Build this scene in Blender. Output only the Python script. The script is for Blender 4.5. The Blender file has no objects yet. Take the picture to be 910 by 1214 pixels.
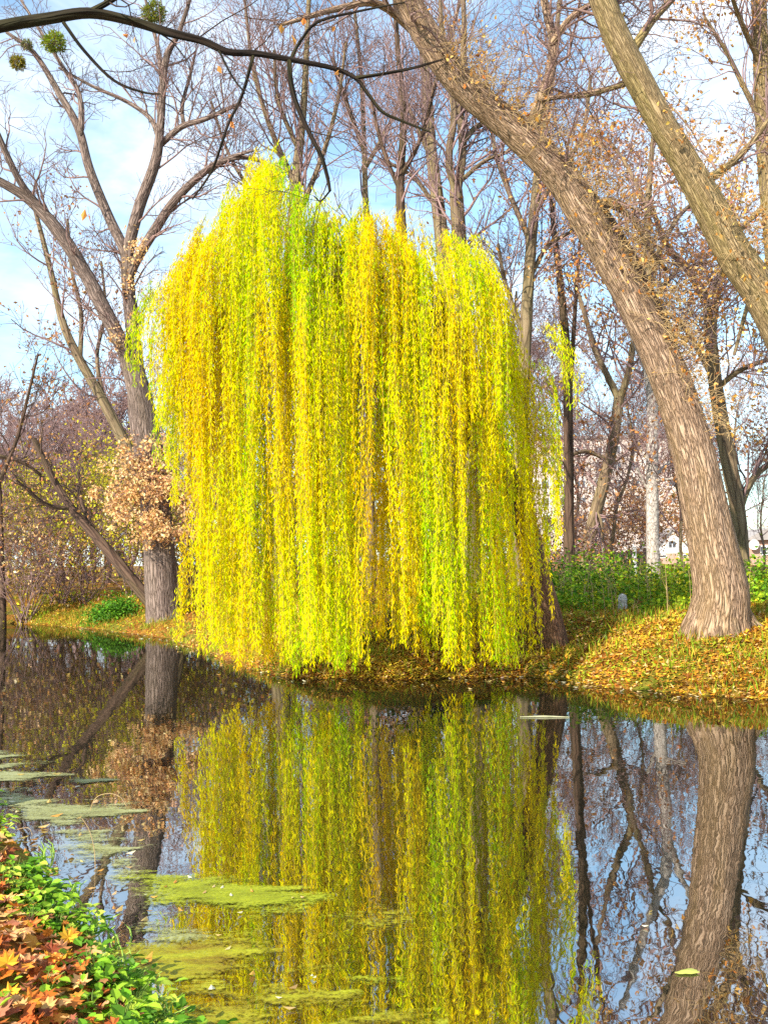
import bpy, math, random
import numpy as np
from mathutils import Vector

random.seed(7)
rng = np.random.default_rng(7)
scene = bpy.context.scene
COL = scene.collection
R = math.radians

# ------------------------------------------------------------------ camera model
FPX, CX, CY = 1180.0, 455.0, 607.0
EYE = 2.2
PITCH = math.atan((664 - CY) / FPX)
ROLL = R(1.2)
FWD = np.array([0, math.cos(PITCH), math.sin(PITCH)])
UPV = np.array([0, -math.sin(PITCH), math.cos(PITCH)])
RGT = np.array([1.0, 0, 0])
CAM = np.array([0, 0, EYE])

def ray(px, py):
    a = (px - CX) / FPX
    b = (CY - py) / FPX
    u = a * math.cos(ROLL) + b * math.sin(ROLL)
    v = -a * math.sin(ROLL) + b * math.cos(ROLL)
    return FWD + u * RGT + v * UPV

def at(px, py, d):
    """world point that stands d metres away (along y) in this direction"""
    r = ray(px, py)
    return CAM + r * (d / r[1])

def on_water(px, py):
    r = ray(px, py)
    return CAM + r * (-EYE / r[2])

def px_m(h, d):
    return h * d / FPX

# ------------------------------------------------------------------ noise
def _hash(ix, iy, seed):
    n = np.sin(ix * 127.1 + iy * 311.7 + seed * 74.7) * 43758.5453
    return n - np.floor(n)

def vnoise(x, y, seed=0):
    x = np.asarray(x, float); y = np.asarray(y, float)
    ix, iy = np.floor(x), np.floor(y)
    fx, fy = x - ix, y - iy
    fx = fx * fx * (3 - 2 * fx); fy = fy * fy * (3 - 2 * fy)
    a = _hash(ix, iy, seed); b = _hash(ix + 1, iy, seed)
    c = _hash(ix, iy + 1, seed); d = _hash(ix + 1, iy + 1, seed)
    return (a * (1 - fx) + b * fx) * (1 - fy) + (c * (1 - fx) + d * fx) * fy

def fbm(x, y, seed=0, oct=4):
    s, a, t = 0, 0.5, 0
    for o in range(oct):
        s = s + a * vnoise(x * 2 ** o, y * 2 ** o, seed + o * 3.3); t += a; a *= .5
    return s / t

# ------------------------------------------------------------------ terrain
_sh = [on_water(*p) for p in [(-60, 739), (0, 739), (60, 742), (130, 747), (200, 757), (240, 772), (300, 793), (345, 803),
                              (480, 806), (560, 804), (620, 802), (700, 811), (800, 822), (910, 829)]]
SX = np.array([-300.0, -60, -30] + [p[0] for p in _sh] + [9, 20, 60, 300])
SY = np.array([60.0, 42, 39] + [p[1] for p in _sh] + [13.3, 7, -10, -90])
NX = np.array([-300.0, -30, -6.5, -3.65, -2.75, -2.15, -1.75, -1.45, -1.05, -0.42, 0.1, 2, 6, 20, 60, 300])
NY = np.array([50.0, 27, 13.0, 9.2, 7.6, 6.5, 5.9, 5.35, 4.75, 4.0, 3.3, 2.3, 0, -8, -26, -120])

def _dist(x, y, X, Y):
    ys = np.interp(x, X, Y)
    sl = (np.interp(x + .4, X, Y) - np.interp(x - .4, X, Y)) / .8
    return (y - ys) / np.sqrt(1 + sl * sl)

def sfar(x, y):
    return _dist(x, y, SX, SY)

def snear(x, y):
    return -_dist(x, y, NX, NY)

def ground_z(x, y):
    x = np.asarray(x, float); y = np.asarray(y, float)
    n = (fbm(x * .9, y * .9, 2) - .5)
    n2 = (fbm(x * .25, y * .25, 5) - .5)
    s = sfar(x, y) + n * .5
    zf = np.interp(s, [-6, -1.5, 0, .35, 1.2, 3, 8, 20, 200], [-.9, -.5, 0, .16, .38, .85, 1.1, 1.2, 1.25])
    zf = zf + np.clip(s, 0, 2) / 2 * (n * .16 + n2 * .25)
    s = snear(x, y) + n * .3
    zn = np.interp(s, [-6, -1.2, 0, .25, .8, 3, 10, 100], [-.9, -.5, 0, .13, .3, .55, .62, .7])
    zn = zn + np.clip(s, 0, 1) * n * .12
    return np.maximum(zf, zn)

def gz(x, y):
    return float(ground_z(np.array([x]), np.array([y]))[0])

def on_ground(px, py, dmax=150):
    r = ray(px, py)
    d = np.linspace(3, dmax, 6000)
    p = CAM[None] + r[None] * (d / r[1])[:, None]
    hit = np.nonzero((p[:, 2] <= ground_z(p[:, 0], p[:, 1])) & (d > 8))[0]
    return p[hit[0]] if len(hit) else p[-1]

# ------------------------------------------------------------------ materials
def mat(name):
    m = bpy.data.materials.new(name); m.use_nodes = True
    nt = m.node_tree
    for n in list(nt.nodes): nt.nodes.remove(n)
    return m, nt

def N(nt, t, **kw):
    n = nt.nodes.new(t)
    for k, v in kw.items():
        if k.startswith('i_'):
            n.inputs[k[2:].replace('_', ' ')].default_value = v
        else:
            setattr(n, k, v)
    return n

def L(nt, a, b):
    nt.links.new(a, b)

def ramp(nt, stops, interp='LINEAR'):
    n = nt.nodes.new('ShaderNodeValToRGB')
    cr = n.color_ramp; cr.interpolation = interp
    while len(cr.elements) < len(stops): cr.elements.new(.5)
    for e, (p, c) in zip(cr.elements, stops):
        e.position = p; e.color = (*c, 1)
    return n

def leaf_mat(name, trans=.4, rough=.55, spec=.25, hue=1.0):
    m, nt = mat(name)
    out = N(nt, 'ShaderNodeOutputMaterial')
    at_ = N(nt, 'ShaderNodeAttribute', attribute_name='tint')
    p = N(nt, 'ShaderNodeBsdfPrincipled', i_Roughness=rough)
    p.inputs['Specular IOR Level'].default_value = spec
    t = N(nt, 'ShaderNodeBsdfTranslucent')
    mx = N(nt, 'ShaderNodeMixShader', i_Fac=trans)
    L(nt, at_.outputs['Color'], p.inputs['Base Color'])
    L(nt, at_.outputs['Color'], t.inputs['Color'])
    L(nt, p.outputs[0], mx.inputs[1]); L(nt, t.outputs[0], mx.inputs[2]); L(nt, mx.outputs[0], out.inputs[0])
    return m

def bark_mat(name, dark, mid, light, scale=9.0, moss=0.0, mosscol=(.16, .16, .03), bump=.5, stretch=1.0):
    m, nt = mat(name)
    out = N(nt, 'ShaderNodeOutputMaterial')
    a = N(nt, 'ShaderNodeAttribute', attribute_name='bark')
    mp = N(nt, 'ShaderNodeMapping'); mp.inputs['Scale'].default_value = (1, 1, stretch)
    L(nt, a.outputs['Vector'], mp.inputs['Vector'])
    nz = N(nt, 'ShaderNodeTexNoise', i_Scale=scale * .6, i_Detail=3.0)
    L(nt, mp.outputs[0], nz.inputs['Vector'])
    add = N(nt, 'ShaderNodeVectorMath', operation='MULTIPLY_ADD')
    add.inputs[1].default_value = (.16, .16, .09)
    L(nt, nz.outputs['Color'], add.inputs[0]); L(nt, mp.outputs[0], add.inputs[2])
    vo = N(nt, 'ShaderNodeTexVoronoi', feature='DISTANCE_TO_EDGE', i_Scale=scale)
    L(nt, add.outputs[0], vo.inputs['Vector'])
    fine = N(nt, 'ShaderNodeTexNoise', i_Scale=scale * 4, i_Detail=5.0, i_Roughness=.7)
    L(nt, mp.outputs[0], fine.inputs['Vector'])
    big = N(nt, 'ShaderNodeTexNoise', i_Scale=2.6, i_Detail=6.0, i_Roughness=.65)
    L(nt, a.outputs['Vector'], big.inputs['Vector'])
    r1 = ramp(nt, [(0, dark), (.07, mid), (.6, light)])
    L(nt, vo.outputs['Distance'], r1.inputs[0])
    mx = N(nt, 'ShaderNodeMixRGB', blend_type='OVERLAY', i_Fac=.8)
    L(nt, r1.outputs[0], mx.inputs[1]); L(nt, fine.outputs[0], mx.inputs[2])
    mr = ramp(nt, [(.45, (0, 0, 0)), (.7, (moss, moss, moss))])
    L(nt, big.outputs[0], mr.inputs[0])
    mm = N(nt, 'ShaderNodeMixRGB'); mm.inputs[2].default_value = (*mosscol, 1)
    L(nt, mr.outputs[0], mm.inputs[0]); L(nt, mx.outputs[0], mm.inputs[1])
    p = N(nt, 'ShaderNodeBsdfPrincipled', i_Roughness=.9)
    p.inputs['Specular IOR Level'].default_value = .2
    L(nt, mm.outputs[0], p.inputs['Base Color'])
    hr = ramp(nt, [(0, (0, 0, 0)), (.25, (.8, .8, .8)), (1, (1, 1, 1))])
    L(nt, vo.outputs['Distance'], hr.inputs[0])
    ha = N(nt, 'ShaderNodeMath', operation='MULTIPLY_ADD'); ha.inputs[1].default_value = .35
    L(nt, fine.outputs[0], ha.inputs[0]); L(nt, hr.outputs[0], ha.inputs[2])
    b = N(nt, 'ShaderNodeBump', i_Strength=bump, i_Distance=.05)
    L(nt, ha.outputs[0], b.inputs['Height']); L(nt, b.outputs[0], p.inputs['Normal'])
    L(nt, p.outputs[0], out.inputs[0])
    return m

def plain_mat(name, c1, c2, scale=6, rough=.85, bump=.0, coord='Object', spec=.3):
    m, nt = mat(name)
    out = N(nt, 'ShaderNodeOutputMaterial')
    tc = N(nt, 'ShaderNodeTexCoord')
    nz = N(nt, 'ShaderNodeTexNoise', i_Scale=scale, i_Detail=5.0, i_Roughness=.6)
    L(nt, tc.outputs[coord], nz.inputs['Vector'])
    r = ramp(nt, [(.3, c1), (.7, c2)])
    L(nt, nz.outputs[0], r.inputs[0])
    p = N(nt, 'ShaderNodeBsdfPrincipled', i_Roughness=rough)
    p.inputs['Specular IOR Level'].default_value = spec
    L(nt, r.outputs[0], p.inputs['Base Color'])
    if bump:
        b = N(nt, 'ShaderNodeBump', i_Strength=bump, i_Distance=.02)
        L(nt, nz.outputs[0], b.inputs['Height']); L(nt, b.outputs[0], p.inputs['Normal'])
    L(nt, p.outputs[0], out.inputs[0])
    return m

M = {}
M['leaf'] = leaf_mat('autumn_leaf', .38, .6, .1)
M['willow_leaf'] = leaf_mat('willow_leaf', .42, .8, .0)
M['litter'] = leaf_mat('leaf_litter', .2, .6, .12)
M['green'] = leaf_mat('green_leaf', .35, .5, .15)
M['weed'] = leaf_mat('duckweed', .1, .6, .25)
M['bark_beige'] = bark_mat('bark_beige', (.07, .04, .025), (.31, .20, .13), (.50, .36, .255), 22, .5, (.24, .16, .06), .9)
M['bark_moss'] = bark_mat('bark_mossy', (.09, .06, .03), (.26, .18, .09), (.40, .30, .17), 24, .7, (.20, .17, .035), .8)
M['bark_grey'] = bark_mat('bark_grey', (.05, .033, .028), (.16, .115, .095), (.28, .21, .18), 16, .15, (.2, .16, .08), .9)
M['bark_bg'] = bark_mat('bark_far', (.06, .04, .028), (.15, .105, .065), (.24, .18, .11), 8, .5, (.21, .19, .07), .5)
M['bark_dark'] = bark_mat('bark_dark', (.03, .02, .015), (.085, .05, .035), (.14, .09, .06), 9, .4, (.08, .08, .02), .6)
M['bark_shade'] = bark_mat('bark_shade_dark', (.006, .004, .003), (.016, .010, .007), (.03, .019, .012), 12, .6, (.06, .065, .010), .6)  # overhanging branch: shade from other trees is put into the bark colour
M['bark_willow'] = bark_mat('bark_willow', (.045, .02, .012), (.17, .085, .05), (.27, .15, .09), 18, .2, (.12, .09, .03), .8)
M['bark_birch'] = bark_mat('bark_birch', (.10, .08, .07), (.36, .32, .29), (.50, .46, .42), 14, .3, (.22, .18, .12), .3, 3.5)
M['twig'] = plain_mat('twig_bark', (.14, .085, .075), (.24, .15, .13), 2)
M['twig_purple'] = plain_mat('far_twig_bark', (.17, .105, .105), (.29, .19, .18), .5)
M['twig_dark'] = plain_mat('dark_twig_bark', (.04, .022, .016), (.08, .05, .035), 3)
M['straw'] = plain_mat('dry_shoot', (.34, .22, .10), (.5, .36, .18), 4)

# ------------------------------------------------------------------ object helpers
def link(name, me, parent=None):
    o = bpy.data.objects.new(name, me); COL.objects.link(o)
    if parent: o.parent = parent
    return o

def tag(o, label=None, cat=None, group=None, kind=None):
    if label: o['label'] = label
    if cat: o['category'] = cat
    if group: o['group'] = group
    if kind: o['kind'] = kind
    return o

def thing(name, label, cat, loc=(0, 0, 0), group=None):
    o = bpy.data.objects.new(name, None); COL.objects.link(o)
    o.location = loc; o.empty_display_size = .2
    return tag(o, label, cat, group)

def np_mesh(name, verts, faces, mat_, attrs=None, smooth=False):
    """faces: list of (n,k) integer arrays, k = 3 or 4 ..."""
    me = bpy.data.meshes.new(name)
    verts = np.asarray(verts, np.float32)
    me.vertices.add(len(verts)); me.vertices.foreach_set('co', verts.ravel())
    fl = [np.asarray(f, np.int32) for f in faces if len(f)]
    nl = sum(f.size for f in fl); nf = sum(len(f) for f in fl)
    me.loops.add(nl); me.polygons.add(nf)
    me.loops.foreach_set('vertex_index', np.concatenate([f.ravel() for f in fl]))
    tot = np.concatenate([np.full(len(f), f.shape[1], np.int32) for f in fl])
    st = np.concatenate([[0], np.cumsum(tot)[:-1]]).astype(np.int32)
    me.polygons.foreach_set('loop_start', st)
    me.polygons.foreach_set('use_smooth', np.full(nf, smooth))
    for k, v in (attrs or {}).items():
        v = np.asarray(v, np.float32)
        if k == 'tint':
            a = me.attributes.new(k, 'FLOAT_COLOR', 'POINT')
            c = np.ones((len(v), 4), np.float32); c[:, :3] = v
            a.data.foreach_set('color', c.ravel())
        else:
            a = me.attributes.new(k, 'FLOAT_VECTOR', 'POINT')
            a.data.foreach_set('vector', v.ravel())
    me.update(calc_edges=True); me.validate()
    me.materials.append(mat_)
    return me

def nrm(v):
    return v / np.maximum(np.linalg.norm(v, axis=-1, keepdims=True), 1e-9)

def tubes(polys, sides=None):
    """polys: list of (pts (n,3), radii (n,)) -> verts, faces, bark coords"""
    groups = {}
    for p, r in polys:
        s = sides or (3 if r[0] < .018 else 5 if r[0] < .05 else 9 if r[0] < .14 else 20)
        groups.setdefault((len(p), s), []).append((p, r))
    V, F, B, off = [], [], [], 0
    for (n, s), lst in groups.items():
        P = np.array([l[0] for l in lst], float); Rr = np.array([l[1] for l in lst], float)
        T = nrm(np.gradient(P, axis=1))
        mean = nrm(P[:, -1] - P[:, 0])
        ref = np.where(np.abs(mean[:, 1:2]) < .8, np.array([[0, 1., 0]]), np.array([[1., 0, 0]]))[:, None]
        A = nrm(np.cross(T, ref)); Bn = np.cross(A, T)
        ang = np.arange(s) * 2 * math.pi / s - math.pi / 2
        ca, sa = np.cos(ang), np.sin(ang)
        seg = np.linalg.norm(np.diff(P, axis=1), axis=2)
        ln = np.concatenate([np.zeros((len(lst), 1)), np.cumsum(seg, axis=1)], axis=1)
        if s >= 20:      # lumps and flutes of a real trunk
            lx = ca[None, None] * 1.6 + ln[:, :, None] * .45 + P[:, :1, :1]; ly = sa[None, None] * 1.6 + ln[:, :, None] * .3
            lump = 1 + .16 * (fbm(lx, ly, 3, 3) - .5) + .07 * (vnoise(ca[None, None] * 5 + ln[:, :, None] * .25, sa[None, None] * 5 + P[:, :1, :1], 8) - .5)
        else:
            lump = np.ones((len(lst), n, s))
        ring = P[:, :, None] + (Rr[:, :, None] * lump)[..., None] * (A[:, :, None] * ca[None, None, :, None] + Bn[:, :, None] * sa[None, None, :, None])
        r0 = Rr.mean(axis=1)[:, None, None]
        bk = np.stack([np.broadcast_to(ca * r0, ring.shape[:3]), np.broadcast_to(sa * r0, ring.shape[:3]),
                       np.broadcast_to(ln[:, :, None] * .10, ring.shape[:3])], axis=3)
        m = len(lst)
        idx = np.arange(m * n * s).reshape(m, n, s) + off
        q = np.stack([idx[:, :-1], np.roll(idx, -1, axis=2)[:, :-1], np.roll(idx, -1, axis=2)[:, 1:], idx[:, 1:]], axis=-1)
        V.append(ring.reshape(-1, 3)); F.append(q.reshape(-1, 4)); B.append(bk.reshape(-1, 3)); off += m * n * s
    return np.concatenate(V), np.concatenate(F), np.concatenate(B)

def tube_mesh(name, polys, m, origin=(0, 0, 0), sides=None, smooth=True):
    v, f, b = tubes(polys, sides)
    return np_mesh(name, v - np.asarray(origin), [f], m, {'bark': b}, smooth)

def leaf_arrays(c, d, side, ln, wd, col):
    """diamond leaves slightly bent; c base points, d direction, side vector"""
    n = len(c)
    ln = np.broadcast_to(ln, (n,))[:, None]; wd = np.broadcast_to(wd, (n,))[:, None]
    mid = c + d * ln * .5
    nv = np.cross(d, side) * ln * .12
    V = np.stack([c, mid + side * wd * .5 + nv, c + d * ln, mid - side * wd * .5 + nv], axis=1).reshape(-1, 3)
    F = np.arange(n * 4).reshape(n, 4)
    C = np.repeat(col, 4, axis=0)
    return V, F, C

def leaf_mesh(name, c, d, side, ln, wd, col, m, origin=(0, 0, 0)):
    V, F, C = leaf_arrays(c, d, side, ln, wd, col)
    return np_mesh(name, V - np.asarray(origin), [F], m, {'tint': C})

def rand_dirs(n):
    return nrm(rng.normal(size=(n, 3)))

def perp(d):
    return nrm(np.cross(d, rand_dirs(len(d))))

def pick(cols, n, jit=.12, w=None):
    cols = np.array(cols, float)
    i = rng.choice(len(cols), n, p=w)
    return np.clip(cols[i] * (1 + rng.normal(size=(n, 1)) * jit) * (1 + rng.normal(size=(n, 3)) * jit * .35), .004, .9)

# ------------------------------------------------------------------ branches
def smooth_path(pts, rad, per=5):
    pts = np.array(pts, float); rad = np.array(rad, float)
    n = len(pts)
    e = np.concatenate([[2 * pts[0] - pts[1]], pts, [2 * pts[-1] - pts[-2]]])
    P, Q = [], []
    for i in range(n - 1):
        p0, p1, p2, p3 = e[i:i + 4]
        for k in range(per):
            t = k / per
            P.append(.5 * (2 * p1 + (p2 - p0) * t + (2 * p0 - 5 * p1 + 4 * p2 - p3) * t * t + (3 * p1 - p0 - 3 * p2 + p3) * t ** 3))
            Q.append(rad[i] * (1 - t) + rad[i + 1] * t)
    P.append(pts[-1]); Q.append(rad[-1])
    return np.array(P), np.array(Q)

def limb(pix, d, per=5, dz=0.0):
    """pix: (px, py, half width px); d: depth, dz: depth drift from first to last point"""
    n = len(pix)
    pts = [at(p[0], p[1], d + dz * i / (n - 1)) for i, p in enumerate(pix)]
    rad = [px_m(p[2], d) for p in pix]
    return smooth_path(pts, rad, per)

def rounded(path):
    P, Q = path
    a = P[0] - nrm(P[1] - P[0]) * Q[0] * .9; z = P[-1] + nrm(P[-1] - P[-2]) * Q[-1]
    return np.concatenate([[a], P, [z]]), np.concatenate([[Q[0] * .25], Q, [Q[-1] * .15]])

class Tree:
    def __init__(s, rs, curl=.22, up=.10, ratio=.55, kids=(7, 6, 4), tw=.004, ang=(28, 62)):
        s.r = random.Random(rs); s.big = []; s.fine = []; s.tips = []
        s.curl, s.up, s.ratio, s.kids, s.tw, s.ang = curl, up, ratio, kids, tw, ang

    def seg(s, p, d, ln, r0, r1, n):
        r = s.r; pts = [p]; st = ln / n
        for i in range(n):
            d = (d + Vector((r.gauss(0, s.curl), r.gauss(0, s.curl), r.gauss(0, s.curl) + s.up))).normalized()
            p = p + d * st
            pts.append(p)
        rad = [r0 + (r1 - r0) * i / n for i in range(n + 1)]
        return pts, rad

    def grow(s, p, d, ln, r0, lev):
        """lev counts down to 0, the last twig"""
        n = 5 if lev > 1 else 4 if lev == 1 else 3
        r1 = max(s.tw, r0 * .3)
        pts, rad = s.seg(p, d, ln, r0, r1, n)
        (s.big if r0 > .03 else s.fine).append((np.array([tuple(q) for q in pts]), np.array(rad)))
        if lev == 0:
            s.tips.append(tuple(pts[-1])); s.tips.append(tuple(pts[1])); return
        k = s.kids[-lev] if lev <= len(s.kids) else s.kids[0]
        k = max(2, k + s.r.randint(-1, 1))
        for j in range(k):
            t = .25 + .75 * (j + s.r.random() * .8) / k
            t = min(t, .99)
            f = t * n; i = min(int(f), n - 1)
            q = pts[i].lerp(pts[i + 1], f - i)
            dd = (pts[i + 1] - pts[i]).normalized()
            s.child(q, dd, ln * s.ratio * (1.15 - .55 * t) * s.r.uniform(.7, 1.25), max(s.tw, rad[i] * .55), lev - 1)

    def child(s, q, dd, ln, r0, lev):
        ax = Vector((s.r.gauss(0, 1), s.r.gauss(0, 1), s.r.gauss(0, 1)))
        pr = dd.cross(ax).normalized()
        a = R(s.r.uniform(*s.ang))
        s.grow(q, (dd * math.cos(a) + pr * math.sin(a)).normalized(), ln, r0, lev)

    def along(s, path, n, ln, lev, t0=.2, t1=1.0, rr=.35):
        """n side branches on a given path"""
        P, Q = path
        m = len(P) - 1
        for j in range(n):
            t = t0 + (t1 - t0) * (j + s.r.random()) / n
            f = min(t, .999) * m; i = int(f)
            q = Vector(P[i]).lerp(Vector(P[i + 1]), f - i)
            dd = (Vector(P[i + 1]) - Vector(P[i])).normalized()
            s.child(q, dd, ln * s.r.uniform(.6, 1.3) * (1.2 - .4 * t), min(max(s.tw, Q[i] * rr), ln * .022), lev)

def tip_leaves(name, tips, n, cols, parent, size=(.05, .09), spread=.1, m='leaf', w=None, origin=(0, 0, 0), wr=.6):
    t = np.array(tips)
    i = rng.integers(0, len(t), n)
    c = t[i] + rng.normal(size=(n, 3)) * spread
    d = nrm(rand_dirs(n) + np.array([0, 0, -.6])); s = perp(d)
    ln = rng.uniform(*size, n)
    return link(name, leaf_mesh(name, c, d, s, ln, ln * wr, pick(cols, n, .2, w), M[m], origin), parent)

def make_tree(name, label, cat, limbs, d, bark, seed, twigs=(16, 2.2, 3), curl=.2, tw=.005, leaves=None, twig='twig',
              base=None, group=None, t0=(.25, .15), kids=(7, 6, 4), up=.1, dz=None, ang=(28, 62), ratio=.55):
    """limbs[0] is the trunk in pixels, others are big limbs"""
    tr = Tree(seed, curl=curl, tw=tw, kids=kids, up=up, ang=ang, ratio=ratio)
    paths = []
    for k, l in enumerate(limbs):
        paths.append(limb(l, d, dz=(dz[k] if dz else 0)))
    b = paths[0][0][0] if base is None else base
    if paths[0][0][0][2] > b[2] - .12:
        P0, Q0 = paths[0]
        foot = np.array([P0[0][0], P0[0][1], gz(P0[0][0], P0[0][1]) - .25])
        paths[0] = (np.concatenate([[foot], P0]), np.concatenate([[Q0[0] * 1.15], Q0]))
    root = thing(name, label, cat, tuple(b), group)
    nt, ln, lev = twigs
    for k, p in enumerate(paths):
        tr.along(p, nt if k else max(2, nt // 2), ln, lev, t0[0] if k == 0 else t0[1])
    link('trunk', tube_mesh('trunk', [paths[0]], M[bark], b, 40 if paths[0][1][0] > .3 else 24), root)
    for p in paths[1:]:
        link('limb', tube_mesh('limb', [rounded(p)], M[bark], b, 12), root)
    if tr.big:
        tr.fine += tr.big
    link('crown', tube_mesh('crown', tr.fine, M[twig], b), root)
    if leaves:
        n, cols, size, spread = leaves
        tip_leaves('leaves', tr.tips, n, cols, root, size, spread, origin=b)
    return root, tr, paths

# ------------------------------------------------------------------ SETTING: ground
def axis(lo, hi, step, far, grow=1.18):
    a = list(np.arange(lo, hi, step)); s = step
    while a[-1] < far[1]:
        s *= grow; a.append(a[-1] + s)
    s = step; pre = [lo]
    while pre[-1] > far[0]:
        s *= grow; pre.append(pre[-1] - s)
    return np.array(pre[:0:-1] + a)

gx = axis(-16, 14, .16, (-900, 900)); gy = axis(0, 40, .16, (-60, 1500))
X, Y = np.meshgrid(gx, gy); Z = ground_z(X, Y)
idx = np.arange(X.size).reshape(X.shape)
F = np.stack([idx[:-1, :-1], idx[:-1, 1:], idx[1:, 1:], idx[1:, :-1]], -1).reshape(-1, 4)

def ground_material():
    m, nt = mat('leaf_covered_earth')
    out = N(nt, 'ShaderNodeOutputMaterial'); tc = N(nt, 'ShaderNodeTexCoord')
    n1 = N(nt, 'ShaderNodeTexNoise', i_Scale=9.0, i_Detail=6.0, i_Roughness=.7)
    n2 = N(nt, 'ShaderNodeTexNoise', i_Scale=.8, i_Detail=3.0)
    vo = N(nt, 'ShaderNodeTexVoronoi', i_Scale=11.0)
    for n in (n1, n2, vo): L(nt, tc.outputs['Object'], n.inputs['Vector'])
    r1 = ramp(nt, [(.3, (.07, .03, .006)), (.5, (.20, .09, .015)), (.68, (.32, .17, .03))])
    L(nt, n1.outputs[0], r1.inputs[0])
    mx = N(nt, 'ShaderNodeMixRGB', blend_type='OVERLAY', i_Fac=.5)
    L(nt, r1.outputs[0], mx.inputs[1]); L(nt, vo.outputs['Color'], mx.inputs[2])
    hs = N(nt, 'ShaderNodeMixRGB', blend_type='MIX', i_Fac=.55)
    L(nt, mx.outputs[0], hs.inputs[1]); L(nt, r1.outputs[0], hs.inputs[2])
    r2 = ramp(nt, [(.5, (0, 0, 0)), (.64, (.7, .7, .7))])
    L(nt, n2.outputs[0], r2.inputs[0])
    g = N(nt, 'ShaderNodeMixRGB'); g.inputs[2].default_value = (.10, .13, .015, 1)
    L(nt, r2.outputs[0], g.inputs[0]); L(nt, hs.outputs[0], g.inputs[1])
    p = N(nt, 'ShaderNodeBsdfPrincipled', i_Roughness=.95)
    p.inputs['Specular IOR Level'].default_value = .1
    L(nt, g.outputs[0], p.inputs['Base Color'])
    b = N(nt, 'ShaderNodeBump', i_Strength=.8, i_Distance=.05)
    L(nt, n1.outputs[0], b.inputs['Height']); L(nt, b.outputs[0], p.inputs['Normal'])
    L(nt, p.outputs[0], out.inputs[0])
    return m
tag(link('ground', np_mesh('ground', np.stack([X, Y, Z], -1).reshape(-1, 3), [F], ground_material(), smooth=True)), kind='structure',
    label='leaf covered earth banks of the pond')

# water
def water_material():
    m, nt = mat('still_pond_water')
    out = N(nt, 'ShaderNodeOutputMaterial'); tc = N(nt, 'ShaderNodeTexCoord')
    mp = N(nt, 'ShaderNodeMapping'); mp.inputs['Scale'].default_value = (1.0, .55, 1)
    L(nt, tc.outputs['Object'], mp.inputs['Vector'])
    n1 = N(nt, 'ShaderNodeTexNoise', i_Scale=2.6, i_Detail=3.0, i_Roughness=.55)
    L(nt, mp.outputs[0], n1.inputs['Vector'])
    b = N(nt, 'ShaderNodeBump', i_Strength=.03, i_Distance=.05)
    L(nt, n1.outputs[0], b.inputs['Height'])
    p = N(nt, 'ShaderNodeBsdfDiffuse'); p.inputs['Color'].default_value = (.008, .008, .004, 1)
    gl = N(nt, 'ShaderNodeBsdfGlossy', i_Roughness=.012); gl.inputs['Color'].default_value = (.97, .97, .97, 1)
    fr = N(nt, 'ShaderNodeFresnel', i_IOR=8.0)
    L(nt, b.outputs[0], fr.inputs['Normal']); L(nt, b.outputs[0], gl.inputs['Normal'])
    mx = N(nt, 'ShaderNodeMixShader')
    L(nt, fr.outputs[0], mx.inputs[0]); L(nt, p.outputs[0], mx.inputs[1]); L(nt, gl.outputs[0], mx.inputs[2])
    L(nt, mx.outputs[0], out.inputs[0])
    return m
tag(link('water', np_mesh('water', [(-320, -130, 0), (320, -130, 0), (320, 75, 0), (-320, 75, 0)], [[[0, 1, 2, 3]]], water_material())), kind='structure',
    label='still dark pond water mirroring the trees')

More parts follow.
